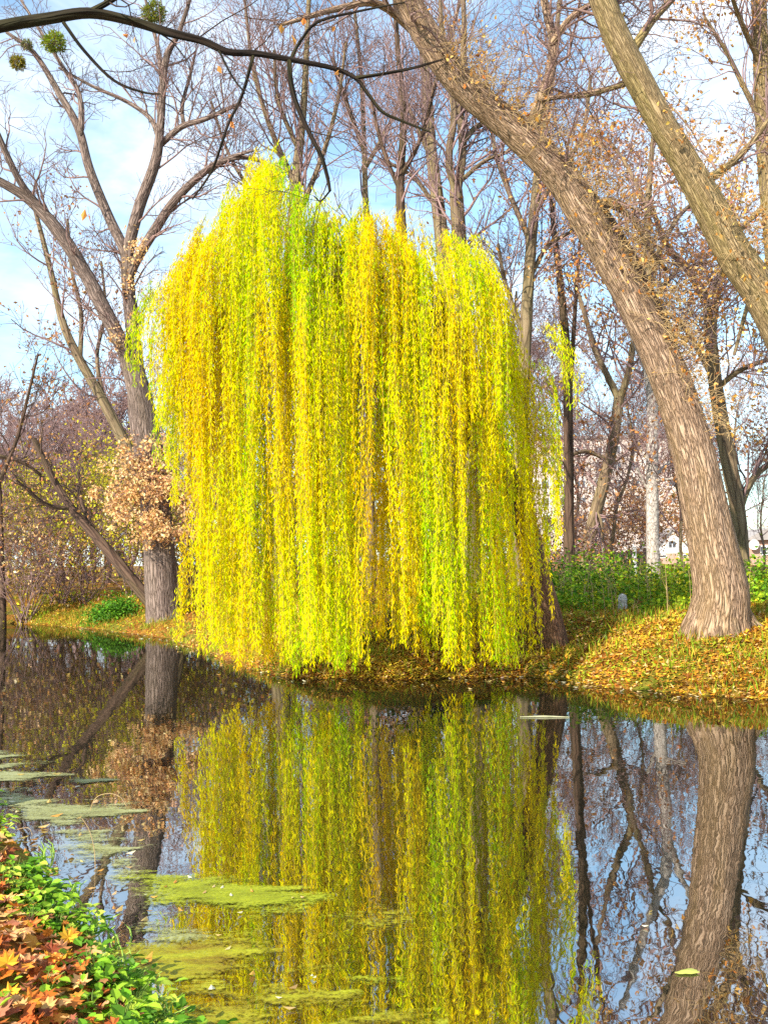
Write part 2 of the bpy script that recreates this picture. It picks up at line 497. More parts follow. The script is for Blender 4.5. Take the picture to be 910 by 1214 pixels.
# ------------------------------------------------------------------ WILLOW
def build_willow():
    b = on_ground(657, 766)
    D = float(b[1])
    root = thing('weeping_willow', 'large weeping willow with a yellow hanging curtain over the pond', 'tree', tuple(b))
    bd = b - np.array([0, 0, .15])
    tp = [(640, 690, 14), (613, 600, 13), (585, 520, 12), (565, 470, 11), (545, 420, 10), (515, 365, 9)]
    tpts = [bd + np.array([.05, 0, -.1]), b] + [at(p[0], p[1], D - .25 * (i + 1)) for i, p in enumerate(tp)]
    trad = [px_m(h, D) for h in (22, 18)] + [px_m(p[2], D) for p in tp]
    trunk = smooth_path(tpts, trad, 6)
    link('trunk', tube_mesh('trunk', [trunk], M['bark_willow'], b, 24), root)
    k = D - 1.5
    specs = [([(515, 365, 8), (470, 310, 7), (410, 260, 6), (360, 225, 5), (325, 205, 3)], 0, .2),
             ([(545, 420, 7), (500, 330, 6), (440, 300, 5), (330, 290, 4), (240, 300, 2.5)], 0, .3),
             ([(565, 470, 7), (520, 400, 6), (430, 350, 5), (310, 310, 4), (215, 320, 2)], 0, 1.6),
             ([(515, 365, 7), (500, 310, 5), (470, 275, 4), (445, 250, 3)], 0, .8),
             ([(545, 420, 6), (550, 340, 5), (565, 290, 4), (575, 275, 2.5)], 0, .2),
             ([(585, 520, 6), (600, 440, 5), (630, 400, 4), (680, 385, 2)], 0, .6),
             ([(565, 470, 5), (560, 380, 4), (590, 330, 3), (615, 325, 2)], 0, 1.2),
             ([(470, 310, 5), (380, 300, 4), (260, 330, 3), (165, 335, 2)], 0, -.6)]
    for sp, _, dz in specs:
        link('limb', tube_mesh('limb', [limb([(q[0] * .80 + 82, q[1] + 16 + 50 * i / (len(sp) - 1), q[2] * .75) for i, q in enumerate(sp)], k, 5, dz)], M['bark_willow'], b, 10), root)
    # hanging sprays: one bundle of strands at a time
    topx = [150, 170, 188, 210, 240, 265, 285, 318, 345, 375, 395, 420, 445, 470, 500, 530, 560, 580, 600, 620, 640, 665, 690]
    topy = [340, 335, 305, 275, 258, 226, 196, 180, 206, 234, 252, 250, 243, 258, 268, 262, 268, 282, 318, 375, 415, 430, 385]
    botx = [150, 185, 200, 214, 226, 236, 300, 345, 400, 440, 455, 475, 490, 505, 520, 560, 600, 612, 630, 650, 665, 690]
    boty = [450, 440, 520, 585, 640, 775, 790, 797, 797, 790, 772, 762, 770, 775, 790, 790, 792, 770, 745, 690, 600, 480]
    bundles = []
    r = random.Random(11)
    def add(px, d, ty, by, n, w, tone=None):
        bundles.append((px, d, ty, by, n, w, tone))
    # front curtain
    px = 197.0
    while px < 612:
        for layer in range(4):
            d = k + (-1.9 + layer * .95) * math.sqrt(max(.1, 1 - ((px - 405) / 245) ** 2)) + r.uniform(-.35, .35)
            ty = np.interp(px, topx, topy) + r.choice([0, 4, 12, 40, 90, 150]) + layer * r.uniform(0, 14)
            by = np.interp(px, botx, boty) + 5 - abs(r.gauss(0, 11)) - layer * r.uniform(0, 8)
            if r.random() < .16: by -= r.uniform(40, 200)
            if 440 < px < 520 and layer == 0 and r.random() < .6: by -= r.uniform(15, 60)
            thin = 1.0 if px < 520 else .72 if px < 575 else .5
            if r.random() < (.95 if px < 520 else .75):
                add(px + r.uniform(-8, 8), d, ty, by, max(3, int(r.uniform(7, 11) * thin)), r.uniform(.05, .15))
        px += r.uniform(11, 23)
    # crown top fill
    for i in range(70):
        p = r.uniform(195, 590)
        add(p, k + r.uniform(-1.8, 1.6), np.interp(p, topx, topy) + r.uniform(-4, 30), np.interp(p, topx, topy) + r.uniform(100, 300), 7, .12)
    # right, thinner sprays in columns
    for (p, ty, by, n) in [(616, 420, 735, 8), (626, 400, 650, 5), (626, 425, 715, 6), (636, 440, 670, 5), (620, 450, 745, 5), (655, 480, 660, 6), (660, 530, 640, 4),
                           (650, 430, 560, 4), (673, 385, 470, 4), (679, 380, 500, 5), (682, 385, 480, 3), (660, 420, 600, 4), (612, 330, 520, 4), (606, 330, 600, 5), (597, 310, 700, 5),
                           (600, 520, 792, 8), (590, 500, 790, 7), (575, 480, 795, 8), (566, 450, 780, 6), (553, 430, 790, 7), (540, 420, 785, 7)]:
        add(p, k + r.uniform(-.8, .6), ty, by, n, .07, 0 if p > 660 else None)
    # left green streamers in front of the bare tree
    for (p, ty, by, n, t) in [(155, 338, 440, 7, 2), (162, 335, 458, 8, 2), (168, 345, 470, 5, 2), (180, 340, 440, 6, 0), (186, 330, 420, 4, 0), (214, 640, 770, 4, 2), (212, 600, 740, 4, 0), (195, 420, 560, 7, 2), (202, 430, 600, 8, 2)]:
        add(p, k - .5 + r.uniform(-.3, .3), ty, by, n, .10, t)
    PT = np.array([0, .28, .5, .72, 1.0])
    PC = np.array([(.54, .30, .002), (.73, .51, .001), (.80, .67, .001), (.61, .67, .001), (.30, .53, .003)])
    C_, D_, S_, L_, W_, K_ = [], [], [], [], [], []
    stems = []
    for (px, d, ty, by, n, w, tone) in bundles:
        top = at(px, ty, d); bot = at(px, by, d)
        cx, cy = top[0], top[1]
        zt, zb = top[2], bot[2]
        if tone is None:
            tone = r.choices([0, 1, 2, 3, 4], [.32, .2, .17, .15, .16] if d < k - .2 else [.25, .2, .1, .4, .05])[0]
        lim = np.array(at(min(max(px, 250), 560) * .75 + 430 * .25, ty, k))
        inw = np.array([lim[0] - cx, lim[1] - cy]); inw = inw / (np.linalg.norm(inw) + 1e-6)
        boff = {0: 0, 1: .1, 2: .24, 3: -.18, 4: .04}[tone] * .6 + r.gauss(0, .05)
        phase = r.uniform(0, 6.28); lean = r.gauss(0, .028)
        for j in range(n):
            ox, oy = r.gauss(0, w), r.gauss(0, w * .8)
            z1 = zb + abs(r.gauss(0, .2)) + (r.random() < .25) * r.uniform(.2, 1.4)
            z0 = zt + .12 - abs(r.gauss(0, .2))
            if z0 - z1 < .5: continue
            so = r.gauss(0, .12)
            arc = r.uniform(.25, .7)
            m = max(8, int((z0 - z1) / .22))
            zz = np.linspace(0, 1, m)
            ln = z0 - z1
            hang = np.maximum(0, zz * ln)
            # arch out from the limb, then hang
            a = np.exp(-hang / .35)
            x = cx + ox * (1 - .5 * a) + inw[0] * arc * a + lean * hang + (.03 + .02 * (j % 3)) * np.sin(phase + j + hang * 1.3) * np.minimum(hang, 1)
            y = cy + oy * (1 - .5 * a) + inw[1] * arc * a + .03 * np.cos(phase * 1.7 + j + hang * 1.1)
            z = z0 - hang + .12 * (1 - np.exp(-hang / .2)) * np.exp(-hang / .5)
            P = np.stack([x, y, z], 1)
            stems.append((P[np.linspace(0, m - 1, 8).astype(int)], np.full(8, .004)))
            cnt = int(ln * r.uniform(46, 60))
            t = np.sort(rng.uniform(0, 1, cnt)) ** .95 * (m - 1)
            i = np.minimum(t.astype(int), m - 2); f = (t - i)[:, None]
            c = P[i] * (1 - f) + P[i + 1] * f
            dv = np.stack([rng.normal(0, .42, cnt), rng.normal(0, .42, cnt), -np.ones(cnt)], 1)
            C_.append(c + rng.normal(0, .024, (cnt, 3))); D_.append(nrm(dv)); L_.append(rng.uniform(.065, .125, cnt)); W_.append(rng.uniform(.013, .021, cnt))
            tt = .56 + boff + so + (fbm(c[:, 0] * 1.3 + 9, c[:, 2] * .42, 13, 3) - .5) * (.75 if px < 590 else .5) + rng.normal(0, .10, cnt)
            tt = np.clip(tt, 0, 1)
            col = np.stack([np.interp(tt, PT, PC[:, q]) for q in range(3)], 1)
            K_.append(np.clip(col * (1 + rng.normal(size=(cnt, 1)) * .13), .003, .92))
    c = np.concatenate(C_); d_ = np.concatenate(D_)
    print('willow leaves', len(c), 'strands', len(stems))
    crown = link('crown', leaf_mesh('crown', c, d_, perp(d_), np.concatenate(L_), np.concatenate(W_), np.concatenate(K_), M['willow_leaf'], b), root)
    link('strands', tube_mesh('strands', stems, plain_mat('willow_strand', (.36, .26, .03), (.48, .38, .05), 3), b, 3), crown)
build_willow()

# ------------------------------------------------------------------ BIG LEFT TREE
def g_base(px, py):
    return on_ground(px, py)

bl = g_base(194, 733); DL = float(bl[1]); print('DL', DL, 'base', bl)
left_limbs = [
    [(197, 745, 25), (195, 733, 22), (192, 705, 19), (188, 640, 18), (180, 560, 17), (170, 500, 16.5), (163, 455, 13), (160, 435, 9)],
    [(163, 470, 11), (148, 418, 9), (125, 370, 9), (100, 322, 8), (70, 275, 8), (35, 237, 6), (0, 215, 5), (-45, 190, 4)],
    [(80, 287, 5), (52, 250, 4), (25, 217, 4), (0, 165, 3.5), (-22, 110, 2.5)],
    [(166, 470, 10), (158, 400, 8.5), (152, 340, 8), (150, 296, 8)],
    [(152, 325, 5), (147, 296, 6.5), (128, 255, 6), (106, 200, 5.5), (93, 152, 5), (70, 110, 4), (40, 62, 3), (8, 38, 2)],
    [(96, 158, 3.5), (94, 112, 3), (75, 80, 2.6), (50, 40, 2.2), (25, 0, 1.5)],
    [(151, 325, 6), (153, 292, 7), (165, 245, 7), (184, 192, 6.5), (190, 150, 5), (193, 100, 4.5), (198, 65, 4), (212, 38, 3), (228, -10, 2)],
    [(189, 172, 4), (215, 150, 3.6), (245, 140, 3), (285, 122, 2)],
    [(189, 165, 3.6), (178, 140, 3), (150, 120, 2.5), (110, 102, 2), (70, 80, 1.4)],
    [(153, 330, 5), (164, 304, 6), (185, 270, 6), (205, 240, 5.2), (230, 214, 4.5), (255, 195, 4), (285, 186, 3), (315, 192, 2)],
    [(193, 110, 3.2), (188, 60, 2.6), (183, 40, 2.2), (170, -10, 1.6)],
    [(248, 204, 3.2), (268, 188, 2.4), (300, 178, 1.6)],
    [(218, 150, 2.6), (216, 125, 2.4), (225, 90, 2), (232, 60, 1.4)],
]
TAN = [(.74, .46, .20), (.82, .55, .27), (.62, .35, .13), (.78, .52, .28)]
rootL, trL, pathsL = make_tree('bare_tree', 'broad grey trunk dividing into bare dark limbs, left of the willow', 'tree', left_limbs, DL, 'bark_grey', 3,
                               twigs=(11, 1.9, 2), curl=.24, tw=.006, base=bl, t0=(.8, .12), dz=[0, -1, -2, .4, 1, 1.5, -.5, -1, .8, -1.2, .4, -1.6, .6], twig='twig')
# tan leaves on shoots round the trunk
def tan_clump():
    r = random.Random(5)
    tr = Tree(17, curl=.35, up=.02, tw=.005, kids=(6, 5, 4))
    for (px, py, rr) in [(170, 560, 1), (185, 590, 1), (180, 620, 1), (175, 540, 1), (195, 600, 1), (165, 600, 1), (140, 545, 1), (150, 610, .9), (200, 560, 1), (215, 620, 1), (135, 585, .7), (205, 640, .7), (190, 635, .7), (155, 570, .8), (205, 580, .8)]:
        p = at(px, py, DL - .7)
        for k in range(3):
            d = Vector((r.gauss(0, 1), -abs(r.gauss(0, .6)), r.gauss(.12, .28))).normalized()
            tr.grow(Vector(p), d, r.uniform(.6, 1.5) * rr, .02, 2)
    link('shoots', tube_mesh('shoots', tr.fine + tr.big, M['twig'], bl), rootL)
    tip_leaves('dry_leaves', tr.tips, 5600, TAN, rootL, (.08, .16), .10, origin=bl)
    tr2 = Tree(18, curl=.35, up=.02, tw=.005, kids=(5, 4))
    for (px, py) in [(165, 315), (175, 305), (195, 318), (188, 300), (140, 375), (150, 385), (200, 330), (170, 330)]:
        tr2.grow(Vector(at(px, py, DL - .5)), Vector((r.gauss(0, 1), -.4, r.gauss(0, .6))).normalized(), .8, .015, 2)
    tip_leaves('dry_leaves', tr2.tips, 700, TAN, rootL, (.08, .14), .10, origin=bl)
tan_clump()

# mistletoe
def mistletoe(px, py, rp, d, label, n=500, cols=((.22, .28, .02), (.30, .34, .03), (.16, .22, .02))):
    c = at(px, py, d); rad = px_m(rp, d)
    root = thing('mistletoe', label, 'mistletoe', tuple(c), 'mistletoe balls high in the bare tree')
    n *= 2
    dirs = rand_dirs(n) * np.array([1, 1, .85])
    dirs = dirs * (.75 + .5 * vnoise(dirs[:, 0] * 2.5 + px, dirs[:, 2] * 2.5 + py))[:, None]
    q = dirs * rad * rng.uniform(.35, 1.0, (n, 1)) ** .7
    dd = nrm(dirs + rand_dirs(n) * .8)
    link('foliage', leaf_mesh('foliage', q, dd, perp(dd), rng.uniform(.07, .15, n), .035, pick(cols, n, .3), M['green']), root)
    st = [(np.array([[0, 0, 0], v * rad * .5, v * rad * .95 + rng.normal(0, .03, 3)]), np.array([.012, .008, .005])) for v in rand_dirs(40)]
    link('stems', tube_mesh('stems', st, M['twig'], (0, 0, 0), 3), root)
mistletoe(64, 50, 13, DL, 'mid green mistletoe ball in the fork of the bare tree', 600)
mistletoe(21, 74, 9, DL, 'small brownish mistletoe ball nearest the left edge', 320, ((.26, .20, .03), (.33, .27, .04), (.2, .2, .02)))
mistletoe(182, 14, 14, DL, 'dense olive mistletoe ball behind the overhanging branch', 650, ((.17, .20, .02), (.24, .26, .03)))
mistletoe(32, 53, 6, DL + .5, 'tiny grey green mistletoe ball between two larger ones', 160, ((.20, .22, .08), (.24, .24, .10)))

# ------------------------------------------------------------------ BIG RIGHT LEANING TREES
br = g_base(851, 742); DR = float(br[1])
right_limbs = [
    [(850, 768, 54), (850, 748, 42), (852, 728, 34.5), (854, 700, 31), (845, 650, 29), (835, 600, 27.5), (825, 550, 26), (811, 500, 24.5), (794, 450, 24), (772, 400, 23), (747, 350, 22), (719, 300, 22),
     (690, 250, 22), (661, 205, 22), (604, 150, 19.5), (548, 100, 19), (511, 50, 18.5), (483, 0, 17), (450, -60, 15), (405, -150, 11), (380, -260, 7)],
    [(627, 160, 9), (640, 120, 7.5), (652, 85, 6.5), (655, 48, 6), (645, 0, 5), (640, -60, 4)],
    [(655, 50, 4.5), (675, 22, 4), (700, 5, 3.6), (740, -10, 3)],
    [(640, 118, 3), (680, 112, 2.6), (720, 104, 2.4), (745, 95, 2)],
    [(500, 45, 6), (450, 5, 4.5), (400, 10, 3.5), (330, 30, 2)],
    [(690, 250, 7), (712, 240, 5), (745, 255, 4), (775, 300, 3), (790, 320, 2)],
    [(470, -20, 7), (520, -80, 6), (560, -160, 4)],
]
right_limbs[0] = [(x, y, h * (.88 if y < 420 else .95 if y < 700 else 1)) for x, y, h in right_limbs[0]]
rootR, trR, pathsR = make_tree('leaning_tree', 'huge beige trunk rising from the bank and leaning over the willow', 'tree', right_limbs, DR, 'bark_beige', 21,
                               twigs=(13, 1.7, 2), curl=.3, tw=.0045, base=br, t0=(.55, .1), dz=[-1.2, .8, -.4, .2, -1.5, .6, -1], up=.03)
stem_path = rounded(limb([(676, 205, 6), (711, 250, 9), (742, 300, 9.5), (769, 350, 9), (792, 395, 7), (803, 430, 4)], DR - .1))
tag(link('shaded_rotten_strip', tube_mesh('shaded_rotten_strip', [stem_path], M['bark_dark'], br, 14), rootR), 'dark strip of shaded, rotten bark along the side of the trunk')  # trunk's rotten strip, its shade put into the dark colour and stem shape
# root buttresses
for (ox, oy, dx, dy) in [(-.42, -.25, -.45, -.35), (.05, -.5, .05, -.5), (.45, -.2, .45, -.2), (-.15, -.45, -.2, -.55)]:
    p0 = br + np.array([ox * .7, oy * .7, .6]); p1 = br + np.array([ox, oy, .12]); x2, y2 = br[0] + ox + dx * .6, br[1] + oy + dy * .6
    p2 = np.array([x2, y2, gz(x2, y2) - .06])
    link('root', tube_mesh('root', [smooth_path([p0, p1, p2], [.10, .15, .06], 5)], M['bark_beige'], br, 10), rootR)
# straw coloured shoots and tangle along the shady side
def shoots(root, path, t0, t1, n, ln, base, side, seed):
    tr = Tree(seed, curl=.38, up=-.03, tw=.0035, kids=(4, 3))
    P, Q = path
    r = random.Random(seed)
    for j in range(n):
        f = (t0 + (t1 - t0) * r.random()) * (len(P) - 1); i = int(f)
        p = P[i]; a = r.uniform(-1.3, 1.3) + side
        dirv = np.array([math.cos(a), -abs(math.sin(a)) * .8, r.gauss(.1, .4)])
        q = p + nrm(dirv) * Q[i] * .9
        tr.grow(Vector(q), Vector(dirv).normalized(), ln * r.uniform(.4, 1.2), .007, 1)
    link('shoots', tube_mesh('shoots', tr.fine, M['straw'], base), root)
    return tr
t1 = shoots(rootR, pathsR[0], .52, .80, 240, .9, br, .3, 31)
t2 = shoots(rootR, pathsR[0], .34, .5, 120, .8, br, .3, 32)
RUST = [(.50, .24, .05), (.60, .32, .08), (.42, .17, .04), (.66, .42, .14)]
tip_leaves('dry_leaves', t1.tips + t2.tips, 700, RUST, rootR, (.06, .11), .06, origin=br)

b2 = g_base(1012, 765); D2 = 17.0
b2 = np.array(at(1012, 765, D2)); b2[2] = gz(b2[0], b2[1])
r2 = [[(1012, 790, 48), (1011, 750, 40), (1007, 690, 36), (998, 600, 33), (975, 500, 29), (940, 420, 27), (905, 350, 25), (870, 300, 23.5), (844, 250, 22), (816, 200, 19.5), (786, 150, 18.5), (759, 100, 18.5),
       (733, 50, 18.5), (713, 0, 17), (690, -60, 15), (650, -160, 11), (630, -260, 7)],
      [(752, 55, 6), (772, 25, 5), (795, 0, 4.2), (830, -40, 3)],
      [(740, 100, 3), (700, 112, 2.5), (680, 115, 2)],
      [(835, 215, 6), (870, 190, 4), (905, 150, 3), (935, 100, 2)],
      [(700, -30, 6), (750, -90, 5), (800, -170, 3)]]
r2[0] = [(x, y, h * .86) for x, y, h in r2[0]]
root2, tr2_, paths2 = make_tree('leaning_tree', 'mossy trunk slanting across the upper right corner', 'tree', r2, D2, 'bark_moss', 22,
                                twigs=(11, 1.6, 2), curl=.3, tw=.0045, base=b2, t0=(.5, .1), dz=[-.6, .5, -.3, .4, 0], up=.02)
t3 = shoots(root2, paths2[0], .36, .62, 80, .9, b2, .6, 33)
tip_leaves('dry_leaves', t3.tips, 350, RUST, root2, (.06, .11), .06, origin=b2)

# ------------------------------------------------------------------ MIDDLE TREES seen trunk by trunk
def ground_base(px, d):
    p = np.array(at(px, 690, d)); p[2] = gz(p[0], p[1]); return p

def mid_tree(name, label, pts, d, bark, seed, extra=(), twigs=(16, 2.4, 3), tw=.007, leaves=None, curl=.2, kids=(6, 5, 3), twig='twig_purple', t0=(.35, .15), cat='tree', group=None, dzs=1.0, ang=(28, 62)):
    b = ground_base(pts[0][0], d)
    rad0 = pts[0][2]
    r = ray(pts[0][0], pts[0][1]); 
    limbs = [list(pts)] + [list(e) for e in extra]
    rr = random.Random(seed)
    root, tr, paths = make_tree(name, label, cat, limbs, d, bark, seed, twigs=twigs, curl=curl, tw=tw, leaves=leaves, base=b, twig=twig, t0=t0, kids=kids, group=group, ang=ang,
                                dz=[0] + [rr.uniform(-1, 1) * dzs * 1.5 for _ in extra])
    return root, tr, paths

BROWN = [(.40, .19, .06), (.52, .28, .10), (.33, .14, .05), (.46, .24, .13)]
PINK = [(.42, .24, .17), (.50, .30, .20), (.36, .19, .13)]
# slender dark pair right of the willow
mid_tree('slender_tree', 'straight slender dark trunk just right of the willow curtain', [(676, 700, 7), (674, 640, 6.5), (674, 560, 6), (673, 480, 5.5), (670, 400, 5), (662, 320, 4), (655, 260, 3), (650, 190, 2)], 33, 'bark_dark', 41,
         [[(675, 470, 3), (680, 390, 2.6), (684, 330, 2.2), (688, 270, 1.5)]], twigs=(12, 1.8, 2), tw=.006, leaves=(500, RUST, (.10, .18), .15), t0=(.4, .2))
mid_tree('forked_tree', 'crooked brown trunk leaning right and forking, behind the nettles', [(688, 705, 9), (693, 670, 8), (703, 620, 7.5), (716, 570, 7), (727, 520, 6.5), (734, 470, 6)], 40, 'bark_bg', 42,
         [[(734, 475, 5), (722, 450, 4), (705, 415, 3.5), (695, 380, 3), (680, 330, 2)], [(734, 475, 4.5), (745, 440, 4), (752, 400, 3.5), (770, 350, 2.5), (780, 300, 2)], [(720, 545, 3), (695, 535, 2.4), (675, 540, 2)], [(704, 600, 3), (712, 620, 2.5), (714, 640, 2)]],
         twigs=(12, 2.6, 2), tw=.007, leaves=(1300, BROWN, (.12, .22), .2), t0=(.5, .1))
mid_tree('birch_tree', 'pale grey birch trunk in front of the white gabled house', [(775, 700, 8), (774, 660, 7.5), (773, 600, 7), (773, 540, 7), (773, 490, 6.5), (768, 440, 6), (752, 400, 5), (730, 350, 4), (710, 290, 3)], 34, 'bark_birch', 43,
         [[(773, 480, 5), (785, 440, 4), (800, 400, 3.5), (820, 350, 2.5)], [(774, 565, 2.5), (785, 555, 2), (794, 548, 1.5)], [(773, 570, 2.5), (790, 568, 1.8), (800, 568, 1.4)], [(772, 585, 2.2), (762, 570, 1.8), (755, 555, 1.4)]],
         twigs=(10, 2.4, 2), tw=.006, leaves=(600, BROWN, (.12, .2), .2), t0=(.6, .2))
mid_tree('forked_tree', 'tall purplish trunk close behind the huge beige trunk', [(881, 700, 8.5), (879, 660, 8.5), (875, 610, 8.5), (866, 560, 9), (855, 500, 8.5), (847, 450, 8), (842, 400, 7), (838, 360, 6), (815, 320, 4.5), (790, 290, 3.5), (770, 240, 2.5)], 27, 'bark_bg', 44,
         [[(843, 400, 5), (850, 350, 4), (860, 300, 3.5), (868, 240, 2.5)], [(846, 450, 4), (830, 420, 3.2), (812, 390, 2.5), (790, 370, 2)], [(876, 605, 5), (885, 580, 4.5), (897, 562, 4), (915, 548, 3.5), (945, 535, 3)], [(850, 460, 3.5), (875, 440, 3), (905, 428, 2.5), (940, 420, 2)]],
         twigs=(16, 2.0, 2), tw=.0055, leaves=(3000, PINK + RUST, (.08, .15), .22), t0=(.45, .1), curl=.28)
mid_tree('leafy_tree', 'vertical trunk at the right edge with clinging orange leaves', [(935, 700, 14), (932, 600, 13), (928, 450, 12), (920, 330, 11), (908, 200, 10), (903, 100, 9.5), (899, 0, 9), (890, -120, 6)], 23, 'bark_moss', 45,
         [[(905, 150, 4), (880, 100, 3), (860, 60, 2.4), (835, 20, 1.8)], [(912, 240, 4), (880, 270, 3), (855, 320, 2.5), (840, 350, 2)], [(904, 80, 4), (880, 30, 3), (865, -10, 2)], [(916, 300, 4), (890, 350, 3), (870, 420, 2)]],
         twigs=(14, 2.0, 2), tw=.005, leaves=(1500, RUST, (.08, .15), .15), curl=.26)
mid_tree('leafy_tree', 'twiggy tree holding brown leaves between the two leaning trunks', [(852, 700, 8), (838, 600, 8), (812, 500, 7), (786, 420, 6.5), (768, 340, 5), (768, 240, 4), (775, 150, 2.5)], 24, 'bark_bg', 46,
         [[(780, 400, 4), (745, 340, 3), (705, 290, 2.6), (690, 230, 2)], [(766, 330, 4), (790, 280, 3), (810, 250, 2.4), (850, 220, 1.8)], [(772, 360, 4), (785, 340, 3), (805, 320, 2.5), (840, 310, 2)], [(768, 250, 3), (745, 200, 2.4), (725, 170, 1.8)]],
         twigs=(16, 1.7, 2), tw=.005, leaves=(4200, RUST + PINK, (.08, .15), .18), curl=.3)
# behind the willow top
mid_tree('tall_tree', 'tall pale trunk rising above the willow crown centre', [(535, 700, 11), (532, 500, 10), (528, 350, 9), (521, 260, 8), (511, 180, 7), (506, 110, 6), (500, 40, 5), (492, -60, 4), (485, -150, 2.5)], 31, 'bark_bg', 47,
         [[(512, 190, 3), (490, 140, 2.5), (470, 90, 2)], [(507, 120, 3), (530, 60, 2.5), (545, 0, 2)], [(520, 250, 3), (490, 210, 2.4), (455, 190, 2)]], twigs=(18, 2.6, 2), tw=.0065, t0=(.35, .1))
mid_tree('forked_tree', 'trunk splitting into twin stems above the willow', [(560, 700, 11), (555, 500, 10), (548, 350, 9), (543, 265, 8.5), (540, 225, 8)], 30, 'bark_bg', 48,
         [[(541, 230, 5.5), (548, 180, 5), (545, 120, 4.5), (550, 40, 3.5), (545, -80, 2)], [(540, 230, 5), (532, 185, 4.5), (538, 130, 4), (525, 60, 3), (520, -60, 2)], [(547, 170, 4), (565, 150, 3.5), (590, 140, 3), (620, 125, 2)], [(545, 215, 3), (575, 190, 2.5), (600, 180, 2), (640, 150, 1.5)]], twigs=(18, 2.4, 2), tw=.0065, t0=(.6, .1))
mid_tree('tall_tree', 'thin pale trunk above the dip in the willow crown', [(440, 700, 6), (438, 500, 5), (436, 300, 4), (433, 230, 3.4), (431, 160, 3), (428, 90, 2.5), (420, 10, 2), (415, -80, 1.5)], 35, 'bark_bg', 49,
         [[(432, 180, 3), (410, 120, 2.4), (395, 70, 2)], [(432, 200, 3), (460, 150, 2.4), (480, 100, 1.8)]], twigs=(20, 2.8, 2), tw=.0075, t0=(.3, .1))
mid_tree('tall_tree', 'grey trunk glimpsed through the middle of the willow curtain', [(492, 700, 9), (489, 600, 8.5), (487, 500, 8), (485, 400, 7), (478, 300, 6), (474, 220, 5), (478, 140, 4), (470, 40, 3), (465, -60, 2)], 26, 'bark_dark', 50,
         [[(476, 230, 3), (455, 180, 2.4), (440, 120, 2)], [(475, 210, 3), (500, 160, 2.4), (515, 100, 2)]], twigs=(18, 2.0, 2), tw=.0055, t0=(.4, .1))
mid_tree('tall_tree', 'bare tree whose top fans out above the left willow shoulder', [(330, 700, 11), (335, 500, 9), (345, 300, 7), (352, 200, 6), (360, 120, 4), (365, 20, 3), (370, -80, 2)], 33, 'bark_bg', 51,
         [[(350, 220, 4), (320, 150, 3), (300, 80, 2.4), (290, 0, 1.8)], [(347, 270, 4), (380, 190, 3), (400, 120, 2.4), (410, 50, 1.8)], [(355, 180, 3), (330, 120, 2.4), (325, 60, 2)], [(345, 290, 3), (300, 230, 2.5), (270, 180, 2), (250, 120, 1.5)]], twigs=(20, 2.8, 2), tw=.007, t0=(.35, .1))
mid_tree('twiggy_tree', 'bare twiggy tree filling the sky under the slanting trunks', [(615, 700, 9), (618, 500, 8), (625, 350, 7), (632, 260, 6), (640, 180, 4.5), (655, 80, 3.5), (665, -20, 2.5)], 29, 'bark_bg', 52,
         [[(630, 290, 4), (600, 220, 3), (585, 170, 2.5), (580, 100, 2)], [(634, 250, 4), (665, 200, 3), (690, 160, 2.5), (700, 90, 2)], [(627, 330, 3), (650, 290, 2.6), (680, 270, 2), (700, 220, 1.6)], [(622, 400, 3), (600, 340, 2.6), (590, 290, 2)]], twigs=(20, 2.4, 2), tw=.0065, leaves=(600, RUST, (.1, .16), .2), t0=(.3, .1))
# left side
mid_tree('leaning_sapling', 'slender bare stem leaning left behind the broad grey trunk', [(212, 705, 8), (185, 610, 7.5), (152, 535, 7), (122, 475, 6), (92, 422, 5.2), (73, 378, 4.2), (60, 320, 3.4), (42, 250, 2.4)], DL + 2.5, 'bark_bg', 53,
         [[(95, 425, 3), (96, 370, 2.6), (85, 320, 2.2), (80, 260, 1.6)], [(122, 475, 3), (115, 420, 2.4), (125, 370, 2), (120, 310, 1.4)]], twigs=(14, 2.2, 2), tw=.0065, leaves=(500, BROWN, (.1, .18), .2), t0=(.4, .1))
mid_tree('fallen_trunk', 'mossy dark trunk slanting from the bank up to the left', [(186, 722, 8), (165, 698, 7.5), (140, 667, 7), (112, 634, 6), (85, 603, 5), (62, 566, 4), (40, 520, 3)], DL + .9, 'bark_dark', 54,
         [[(112, 632, 3.2), (95, 590, 2.5), (93, 560, 2)], [(85, 603, 3), (55, 598, 2.4), (20, 570, 1.8)]], twigs=(8, 1.6, 2), tw=.006, t0=(.4, .2), twig='twig_dark', leaves=(200, BROWN, (.1, .16), .15))
mid_tree('dark_tree', 'thin dark trunk at the left edge on the leafy mound', [(2, 712, 5), (2, 690, 4), (1, 640, 3.5), (-1, 580, 3), (-6, 520, 2.5), (-15, 450, 1.6)], 39, 'bark_dark', 55,
         [[(0, 570, 2.6), (20, 520, 2.2), (33, 470, 1.8), (45, 420, 1.2)], [(-2, 540, 2.6), (30, 550, 2), (60, 572, 1.6), (90, 590, 1.2)]], twigs=(12, 2.4, 2), tw=.007, leaves=(600, BROWN, (.12, .2), .25), t0=(.5, .1), twig='twig_dark')

# generic trees: prototypes copied behind
def proto(seed, h, r0, kids, levs, leaves, tw=.007, fork=.22, spread=1.0, cols=BROWN):
    r = random.Random(seed)
    tr = Tree(seed, curl=.17, up=.10, tw=tw, kids=kids)
    pts, rad = tr.seg(Vector((0, 0, -.2)), Vector((r.gauss(0, .08), r.gauss(0, .08), 1)).normalized(), h * .8, r0, r0 * .3, 8)
    path = smooth_path([tuple(p) for p in pts], rad, 3)
    tr.along(path, 15, h * .30 * spread, levs, fork, 1.0, .5)
    return path, tr

